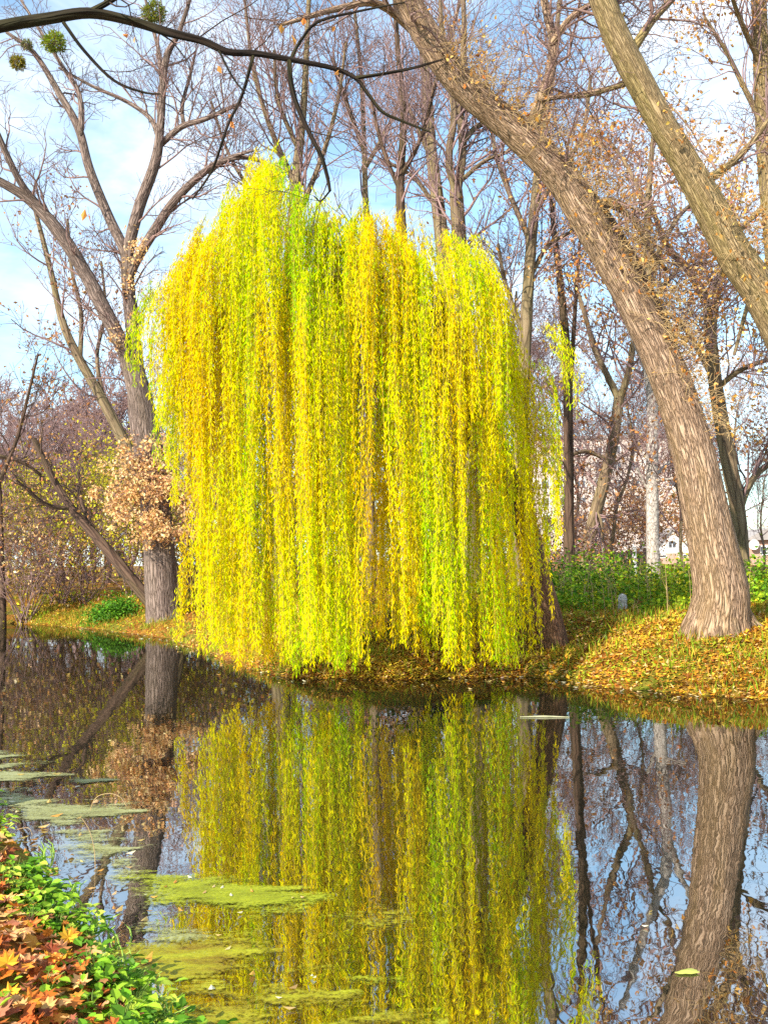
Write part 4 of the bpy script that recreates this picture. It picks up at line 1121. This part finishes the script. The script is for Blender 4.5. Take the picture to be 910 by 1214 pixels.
def near_bank():
    g = np.random.default_rng(5)
    n = 27000
    x = g.uniform(-5.5, 2.0, n); y = g.uniform(1.5, 11, n)
    s = snear(x, y); k = (s > .05) & (s < 4.0) & (g.random(n) < np.clip(s * 2, .15, 1)); x, y = x[k], y[k]; n = len(x)
    z = ground_z(x, y) + g.uniform(.01, .09, n)
    col = pick([(.62, .18, .025), (.70, .26, .04), (.46, .11, .025), (.26, .07, .025), (.68, .36, .13), (.36, .14, .07), (.76, .34, .03), (.52, .27, .12), (.56, .15, .03)], n, .18)
    V, F, C = maple_leaf_arrays(np.stack([x, y, z], 1), g.uniform(0, 6.28, n), g.normal(0, .4, n), g.uniform(.04, .105, n), col)
    tag(link('fallen_leaves', np_mesh('fallen_leaves', V, [F], M['litter'], {'tint': C})), 'orange and red maple leaves heaped on the near bank', 'leaves', kind='stuff')
    # leafy ground cover along the edge
    cl = []
    r = random.Random(3)
    for i in range(400):
        x0 = r.uniform(-5.5, -.6); yy = np.interp(x0, NX, NY)
        s_ = abs(r.gauss(.05, .17)) if r.random() < .88 else r.uniform(0, 1.6)
        x1, y1 = x0 - s_ * .75, yy - s_ * .6 - .02
        dens = float(vnoise(np.array([x1 * 1.1]), np.array([y1 * 1.1]), 17)[0])
        if dens < .40 and r.random() < .85: continue
        cl.append((x1, y1, r.uniform(.05, .16), r.randint(14, 28)))
    C_, D_, S_, Ln, K_ = [], [], [], [], []
    stems = []
    gcols = [(.14, .33, .015), (.22, .42, .02), (.08, .20, .012), (.30, .48, .03), (.44, .54, .06), (.11, .26, .015)]
    for (x1, y1, h, m) in cl:
        z1 = float(ground_z(np.array([x1]), np.array([y1]))[0])
        base = np.array([x1, y1, max(z1, 0)])
        tone = r.choice(gcols)
        for j in range(m):
            a = r.uniform(0, 6.28); t = r.uniform(.25, 1)
            p = base + np.array([math.cos(a) * .10 * t + r.gauss(0, .05), math.sin(a) * .10 * t + r.gauss(0, .05), h * t])
            d = np.array([math.cos(a), math.sin(a), r.gauss(-.05, .35)]); d /= np.linalg.norm(d)
            C_.append(p); D_.append(d); S_.append(np.cross(d, [r.gauss(0, .3), r.gauss(0, .3), 1])); Ln.append(r.uniform(.035, .085)); K_.append(np.array(tone) * r.uniform(.7, 1.25))
        for j in range(4):
            q = base + np.array([r.gauss(0, .05), r.gauss(0, .05), h * .9])
            stems.append((np.array([base - [0, 0, .03], (base + q) / 2 + [0, 0, .03], q]), np.array([.004, .003, .002])))
    c = np.array(C_); d = nrm(np.array(D_)); sd = nrm(np.array(S_)); ln = np.array(Ln); K = np.clip(np.array(K_), .004, .9)
    # ovate leaf with six outline points and a folded midrib
    n = len(c); L1 = ln[:, None]; up = nrm(np.cross(sd, d)); up *= np.sign(up[:, 2:3] + 1e-6)
    w = L1 * .33
    mid1 = c + d * L1 * .3; mid2 = c + d * L1 * .65
    droop = -up * L1 * .06
    V = np.stack([c, mid1 + sd * w + up * L1 * .07, mid2 + sd * w * .8 + up * L1 * .05, c + d * L1 - up * L1 * .1, mid2 - sd * w * .8 + up * L1 * .05, mid1 - sd * w + up * L1 * .07, mid1 + droop, mid2 + droop], 1).reshape(-1, 3)
    o8 = (np.arange(n) * 8)[:, None]
    f4 = np.concatenate([o8 + np.array([[1, 2, 7, 6]]), o8 + np.array([[6, 7, 4, 5]])]); f3 = np.concatenate([o8 + np.array([[0, 1, 6]]), o8 + np.array([[0, 6, 5]]), o8 + np.array([[2, 3, 7]]), o8 + np.array([[7, 3, 4]])])
    o = link('ground_cover', np_mesh('ground_cover', V, [f3, f4], M['green'], {'tint': np.repeat(K, 8, axis=0)}))
    tag(o, 'bright green leafy plants fringing the near bank', 'plants', kind='stuff')
    link('stems', tube_mesh('stems', stems, plain_mat('green_stem', (.12, .2, .03), (.2, .28, .05)), (0, 0, 0), 3), o)
    # grass blades by the water
    bl_ = []
    for (px, py, m) in [(188, 1195, 22), (202, 1206, 12), (150, 1135, 12), (118, 1085, 10), (60, 1005, 10), (90, 1050, 8), (170, 1165, 14), (130, 1110, 10)]:
        w0 = on_water(px, py + 12)
        for j in range(m):
            b = w0 + np.array([r.gauss(-.02, .05), r.gauss(0, .06), 0]); b[2] = max(0, gz(b[0], b[1])) - .02
            a = r.uniform(-1.2, 1.4); hh = r.uniform(.07, .17)
            bend = np.array([math.sin(a) * hh * .7, -.1 * hh + r.gauss(0, .03), 0])
            bl_.append((np.array([b, b + [bend[0] * .25, bend[1] * .25, hh * .55], b + bend + [0, 0, hh * .85]]), np.array([.007, .006, .001])))
    v, f, _ = tubes(bl_, 3)
    gm = plain_mat('grass_blade', (.22, .40, .04), (.40, .56, .10), 9)
    tag(link('grass', np_mesh('grass', v, [f], gm, smooth=True)), 'fresh green grass blades at the near water edge', 'grass', kind='stuff')
near_bank()

# reed stems by the near edge
def reed(pts, d0, label):
    b = on_water(*pts[0]); dd = b[1]
    P = smooth_path([b - [0, 0, .1]] + [at(p[0], p[1], dd) for p in pts[1:]], [.0028] * len(pts), 5)
    root = link('dry_stem', tube_mesh('dry_stem', [P], M['straw'], b, 4)); root.location = tuple(b)
    tag(root, label, 'reed')
reed([(103, 962), (112, 948), (128, 941), (142, 945), (150, 956)], 0, 'thin dry stem arching over the water')
reed([(113, 1030), (112, 1010), (106, 985), (97, 970)], 0, 'upright dry stem standing at the near bank edge')
reed([(42, 990), (36, 984), (28, 982), (20, 984)], 0, 'pale bent straw lying over the leafy edge')

# ------------------------------------------------------------------ floating mats
def inside(px, py, poly):
    r = np.zeros(px.shape, bool); n = len(poly)
    for i in range(n):
        (x0, y0), (x1, y1) = poly[i], poly[(i + 1) % n]
        c = ((y0 > py) != (y1 > py)) & (px < (x1 - x0) * (py - y0) / (y1 - y0 + 1e-12) + x0)
        r ^= c
    return r

def seg_dist(px, py, poly):
    best = np.full(px.shape, 1e9); n = len(poly)
    for i in range(n):
        a, b = np.array(poly[i]), np.array(poly[(i + 1) % n]); ab = b - a
        t = np.clip(((px - a[0]) * ab[0] + (py - a[1]) * ab[1]) / (ab @ ab + 1e-12), 0, 1)
        best = np.minimum(best, np.hypot(px - a[0] - t * ab[0], py - a[1] - t * ab[1]))
    return best

def film_mat(name, c0, c1, c2):
    m, nt = mat(name)
    out = N(nt, 'ShaderNodeOutputMaterial'); tc = N(nt, 'ShaderNodeTexCoord')
    cv = N(nt, 'ShaderNodeAttribute', attribute_name='cover')
    sx = N(nt, 'ShaderNodeSeparateXYZ'); L(nt, cv.outputs['Vector'], sx.inputs[0])
    fine = N(nt, 'ShaderNodeTexNoise', i_Scale=38.0, i_Detail=4.0, i_Roughness=.7)
    mp = N(nt, 'ShaderNodeMapping'); mp.inputs['Scale'].default_value = (1.6, 5.0, 1)
    L(nt, tc.outputs['Object'], mp.inputs['Vector'])
    mid = N(nt, 'ShaderNodeTexNoise', i_Scale=1.8, i_Detail=6.0, i_Roughness=.65)
    L(nt, tc.outputs['Object'], fine.inputs['Vector']); L(nt, mp.outputs[0], mid.inputs['Vector'])
    r = ramp(nt, [(.32, c0), (.5, c1), (.68, c2)]); L(nt, mid.outputs[0], r.inputs[0])
    ov = N(nt, 'ShaderNodeMixRGB', blend_type='OVERLAY', i_Fac=.7)
    L(nt, r.outputs[0], ov.inputs[1]); L(nt, fine.outputs[0], ov.inputs[2])
    p = N(nt, 'ShaderNodeBsdfPrincipled', i_Roughness=.5); p.inputs['Specular IOR Level'].default_value = .3
    L(nt, ov.outputs[0], p.inputs['Base Color'])
    b = N(nt, 'ShaderNodeBump', i_Strength=.6, i_Distance=.01); L(nt, fine.outputs[0], b.inputs['Height']); L(nt, b.outputs[0], p.inputs['Normal'])
    a1 = N(nt, 'ShaderNodeMath', operation='MULTIPLY_ADD'); a1.inputs[1].default_value = 1.3; L(nt, fine.outputs[0], a1.inputs[0]); L(nt, sx.outputs[0], a1.inputs[2])
    a2 = N(nt, 'ShaderNodeMath', operation='MULTIPLY_ADD'); a2.inputs[1].default_value = 1.6; L(nt, mid.outputs[0], a2.inputs[0]); L(nt, a1.outputs[0], a2.inputs[2])
    mr = N(nt, 'ShaderNodeMapRange'); mr.inputs['From Min'].default_value = 1.70; mr.inputs['From Max'].default_value = 2.05; mr.inputs['To Max'].default_value = .95
    L(nt, a2.outputs[0], mr.inputs['Value'])
    t = N(nt, 'ShaderNodeBsdfTransparent'); mx = N(nt, 'ShaderNodeMixShader')
    L(nt, mr.outputs[0], mx.inputs[0]); L(nt, t.outputs[0], mx.inputs[1]); L(nt, p.outputs[0], mx.inputs[2]); L(nt, mx.outputs[0], out.inputs[0])
    return m
FILM = {}
def mat_patch(poly_px, label, cols, cell, dens, seed, hole=.5, edge=.25):
    """floating weed: a thin film whose cover thins out towards its ragged edge"""
    poly = [tuple(on_water(*p)[:2]) for p in poly_px]
    xs = [p[0] for p in poly]; ys = [p[1] for p in poly]
    c_ = .04
    gx_ = np.arange(min(xs) - edge, max(xs) + edge, c_); gy_ = np.arange(min(ys) - edge, max(ys) + edge, c_)
    X, Y = np.meshgrid(gx_, gy_)
    ins = inside(X, Y, poly); ds = seg_dist(X, Y, poly) * np.where(ins, 1, -1)
    f = np.clip(ds / edge, -1.2, 1) * .55 + (fbm(X * 1.3, Y * 3.0, seed, 5) - hole) * 2.3 - dens + .35
    idx = np.arange(X.size).reshape(X.shape)
    F = np.stack([idx[:-1, :-1], idx[:-1, 1:], idx[1:, 1:], idx[1:, :-1]], -1).reshape(-1, 4)
    fv = f.ravel(); F = F[fv[F].max(axis=1) > -.45]
    F = F[(snear(X, Y).ravel()[F] < .1).all(axis=1)]
    if len(F) == 0: return
    used, inv = np.unique(F, return_inverse=True); F = inv.reshape(-1, 4)
    V = np.stack([X.ravel()[used], Y.ravel()[used], .006 + .004 * vnoise(X.ravel()[used] * 9, Y.ravel()[used] * 9, 3)], 1)
    key = id(cols)
    if key not in FILM: FILM[key] = film_mat('floating_weed', cols[0], cols[1], cols[2])
    cv = np.zeros((len(used), 3)); cv[:, 0] = fv[used]
    tag(link('duckweed', np_mesh('duckweed', V, [F], FILM[key], {'cover': cv}, True)), label, 'duckweed', kind='stuff')
YG = [(.14, .15, .008), (.22, .25, .010), (.29, .31, .014)]
GRN = [(.10, .15, .01), (.16, .24, .012), (.22, .30, .02)]
OCH = [(.15, .09, .006), (.23, .20, .008), (.29, .30, .012)]
PALE = [(.14, .13, .05), (.23, .24, .09), (.30, .31, .15)]
mat_patch([(158, 1035), (190, 1038), (260, 1042), (330, 1058), (365, 1066), (330, 1070), (250, 1072), (200, 1060)], 'bright yellow green duckweed raft below the willow reflection', YG, .009, .22, 3)
mat_patch([(195, 1102), (250, 1108), (290, 1112), (300, 1150), (370, 1162), (428, 1190), (410, 1204), (360, 1203), (330, 1235), (190, 1235), (200, 1160)], 'wide olive yellow weed mat at the bottom of the pond', OCH, .009, -.12, 4, .5, .45)
mat_patch([(-30, 892), (10, 894), (28, 899), (-30, 900)], 'topmost short streak of grey green scum at the left edge', PALE, .014, .2, 6, .5, .3)
mat_patch([(-40, 904), (20, 908), (36, 915), (74, 926), (72, 931), (-40, 934)], 'pale grey green weed tongue by the left edge', PALE, .014, .24, 16, .5, .35)
mat_patch([(-40, 940), (30, 938), (90, 946), (150, 962), (140, 967), (60, 966), (-40, 955)], 'longest grey green weed streak reaching past the arched stem', PALE, .014, .28, 26, .5, .3)
mat_patch([(90, 925), (125, 926), (100, 931)], 'thin pale weed streak beyond the left weed mat', PALE, .018, .0, 7, .5, .16)
mat_patch([(45, 965), (110, 975), (150, 1010), (165, 1005), (150, 1030), (200, 1060), (200, 1110), (170, 1080), (130, 1020), (60, 1000)], 'broken grey green scum between near bank and duckweed', PALE, .013, .12, 8, .5, .3)
mat_patch([(425, 1160), (460, 1165), (450, 1172)], 'small duckweed scrap right of the wide weed mat', YG, .011, .15, 9, .5, .15)
mat_patch([(500, 793), (600, 798), (590, 801), (480, 797)], 'green weed streak under the willow tips', GRN, .05, .15, 10, .5, .3)

def floater(px, py, wpx, label, name, cat, col, hgt=.6, rot=0):
    p = on_water(px, py); d = p[1]; w = px_m(wpx, d)
    n = 24; V = [(0, 0, .012)]
    for i in range(n):
        a = i * 2 * math.pi / n; k = 1 + .16 * math.sin(3 * a + px) + .08 * math.sin(7 * a)
        V.append((w / 2 * k * math.cos(a), w / 2 * hgt * k * math.sin(a), .004))
    F = [(0, 1 + i, 1 + (i + 1) % n) for i in range(n)]
    o = link(name, np_mesh(name, V, [F], M['weed'], {'tint': np.tile(np.array(col), (n + 1, 1))}))
    o.location = (p[0], p[1], .004); o.rotation_euler = (0, 0, rot)
    tag(o, label, cat)
floater(815, 1154, 28, 'lone yellow green leaf floating at the lower right', 'floating_leaf', 'leaf', (.40, .42, .09), .5, .2)

def floating_stick():
    a = on_water(616, 851); b = on_water(675, 851)
    P = smooth_path([a + [0, 0, .01], (a + b) / 2 + [0, .03, .012], b + [0, 0, .008]], [.006, .014, .005], 6)
    root = link('floating_stick', tube_mesh('floating_stick', [P], plain_mat('wet_pale_wood', (.2, .2, .11), (.30, .29, .18), 6), a, 8)); root.location = tuple(a)
    tag(root, 'pale stick floating beside the willow trunk reflection', 'stick')
floating_stick()

def specks():
    pts = [(85, 1036 + 8), (198, 1052), (206, 1050), (228, 1043), (252, 1055), (262, 1056), (275, 1065), (345, 1066), (356, 1065), (255, 1111), (217, 1083), (182, 1082), (370, 1158), (105, 745), (112, 747), (93, 744), (205, 755), (760, 1100), (375, 1160), (300, 1060), (240, 1062), (335, 1186), (560, 818), (600, 815)]
    C = [on_water(*p) for p in pts]
    g = np.random.default_rng(77)
    for i in range(260):
        x = g.uniform(-12, 7); C.append(np.array([x, float(np.interp(x, SX, SY)) - abs(g.normal(0, .55)) * (1.6 if x < -2 else 1), 0]))
    for i in range(70):
        y = g.uniform(4.6, 11); x = -1.2 - (y - 4.6) * .52 + abs(g.normal(0, .5)); C.append(np.array([x, y, 0]))
    C = np.array(C); n = len(C); C[:, 2] = .014
    d = rand_dirs(n); d[:, 2] = .1; d = nrm(d)
    ln = np.array([px_m(9, c[1]) for c in C]); ln[len(pts):] = g.uniform(.05, .12, n - len(pts))
    tag(link('floating_leaves', leaf_mesh('floating_leaves', C, d, nrm(np.cross(d, [0, 0, 1.])), ln, ln * .45, pick([(.6, .55, .38), (.5, .36, .16), (.5, .24, .05), (.42, .30, .10)], n, .15), M['litter'])), 'scattered pale dead leaves floating on pond and weed', 'leaves', kind='stuff')
specks()

# ------------------------------------------------------------------ light, sky, camera
SUN_EL, SUN_AZ = R(32), math.atan2(-.64, -.77)      # towards the sun, azimuth from +Y
to_sun = Vector((math.cos(SUN_EL) * math.sin(SUN_AZ), math.cos(SUN_EL) * math.cos(SUN_AZ), math.sin(SUN_EL)))
sl = bpy.data.lights.new('sun', 'SUN'); sl.energy = 5.0; sl.angle = R(.5); sl.color = (1, .92, .78)
so = bpy.data.objects.new('sun', sl); COL.objects.link(so)
so.rotation_euler = to_sun.to_track_quat('Z', 'Y').to_euler(); so.location = (-20, -25, 30)

w = bpy.data.worlds.new('World'); scene.world = w; w.use_nodes = True
nt = w.node_tree
for n in list(nt.nodes): nt.nodes.remove(n)
out = N(nt, 'ShaderNodeOutputWorld'); bgn = N(nt, 'ShaderNodeBackground', i_Strength=.11)
sky = N(nt, 'ShaderNodeTexSky', sky_type='NISHITA', sun_disc=False, sun_elevation=SUN_EL, sun_rotation=SUN_AZ % (2 * math.pi), dust_density=.3, ozone_density=.5)
tc = N(nt, 'ShaderNodeTexCoord')
mp = N(nt, 'ShaderNodeMapping'); mp.inputs['Scale'].default_value = (1, 1, 2.2)
L(nt, tc.outputs['Generated'], mp.inputs['Vector'])
cn = N(nt, 'ShaderNodeTexNoise', i_Scale=3.0, i_Detail=7.0, i_Roughness=.6, i_Distortion=.3)
L(nt, mp.outputs[0], cn.inputs['Vector'])
cr = ramp(nt, [(.40, (.10, .10, .10)), (.66, (.9, .9, .9))])
L(nt, cn.outputs[0], cr.inputs[0])
mx = N(nt, 'ShaderNodeMixRGB'); mx.inputs[2].default_value = (6.4, 6.9, 7.5, 1)
L(nt, cr.outputs[0], mx.inputs[0]); tint_ = N(nt, 'ShaderNodeMixRGB', blend_type='MULTIPLY', i_Fac=1.0); tint_.inputs[2].default_value = (.95, 1.25, 1.30, 1)
L(nt, sky.outputs[0], tint_.inputs[1]); L(nt, tint_.outputs[0], mx.inputs[1]); L(nt, mx.outputs[0], bgn.inputs[0]); L(nt, bgn.outputs[0], out.inputs[0])

cam = bpy.data.cameras.new('camera'); co = bpy.data.objects.new('camera', cam); COL.objects.link(co)
cam.sensor_fit = 'HORIZONTAL'; cam.sensor_width = 36; cam.lens = 36 * FPX / 910; cam.clip_end = 3000; cam.clip_start = .05
from mathutils import Matrix
rc = math.cos(ROLL) * RGT - math.sin(ROLL) * UPV; uc = math.sin(ROLL) * RGT + math.cos(ROLL) * UPV
co.matrix_world = Matrix(((rc[0], uc[0], -FWD[0], CAM[0]), (rc[1], uc[1], -FWD[1], CAM[1]), (rc[2], uc[2], -FWD[2], CAM[2]), (0, 0, 0, 1)))
scene.camera = co

vs = scene.view_settings
vs.view_transform = 'Standard'; vs.look = 'None'; vs.gamma = 1; vs.exposure = 1.12; vs.use_curve_mapping = False
scene.cycles.max_bounces = 6; scene.cycles.diffuse_bounces = 3; scene.cycles.transmission_bounces = 4; scene.cycles.glossy_bounces = 3
scene.cycles.use_denoising = False
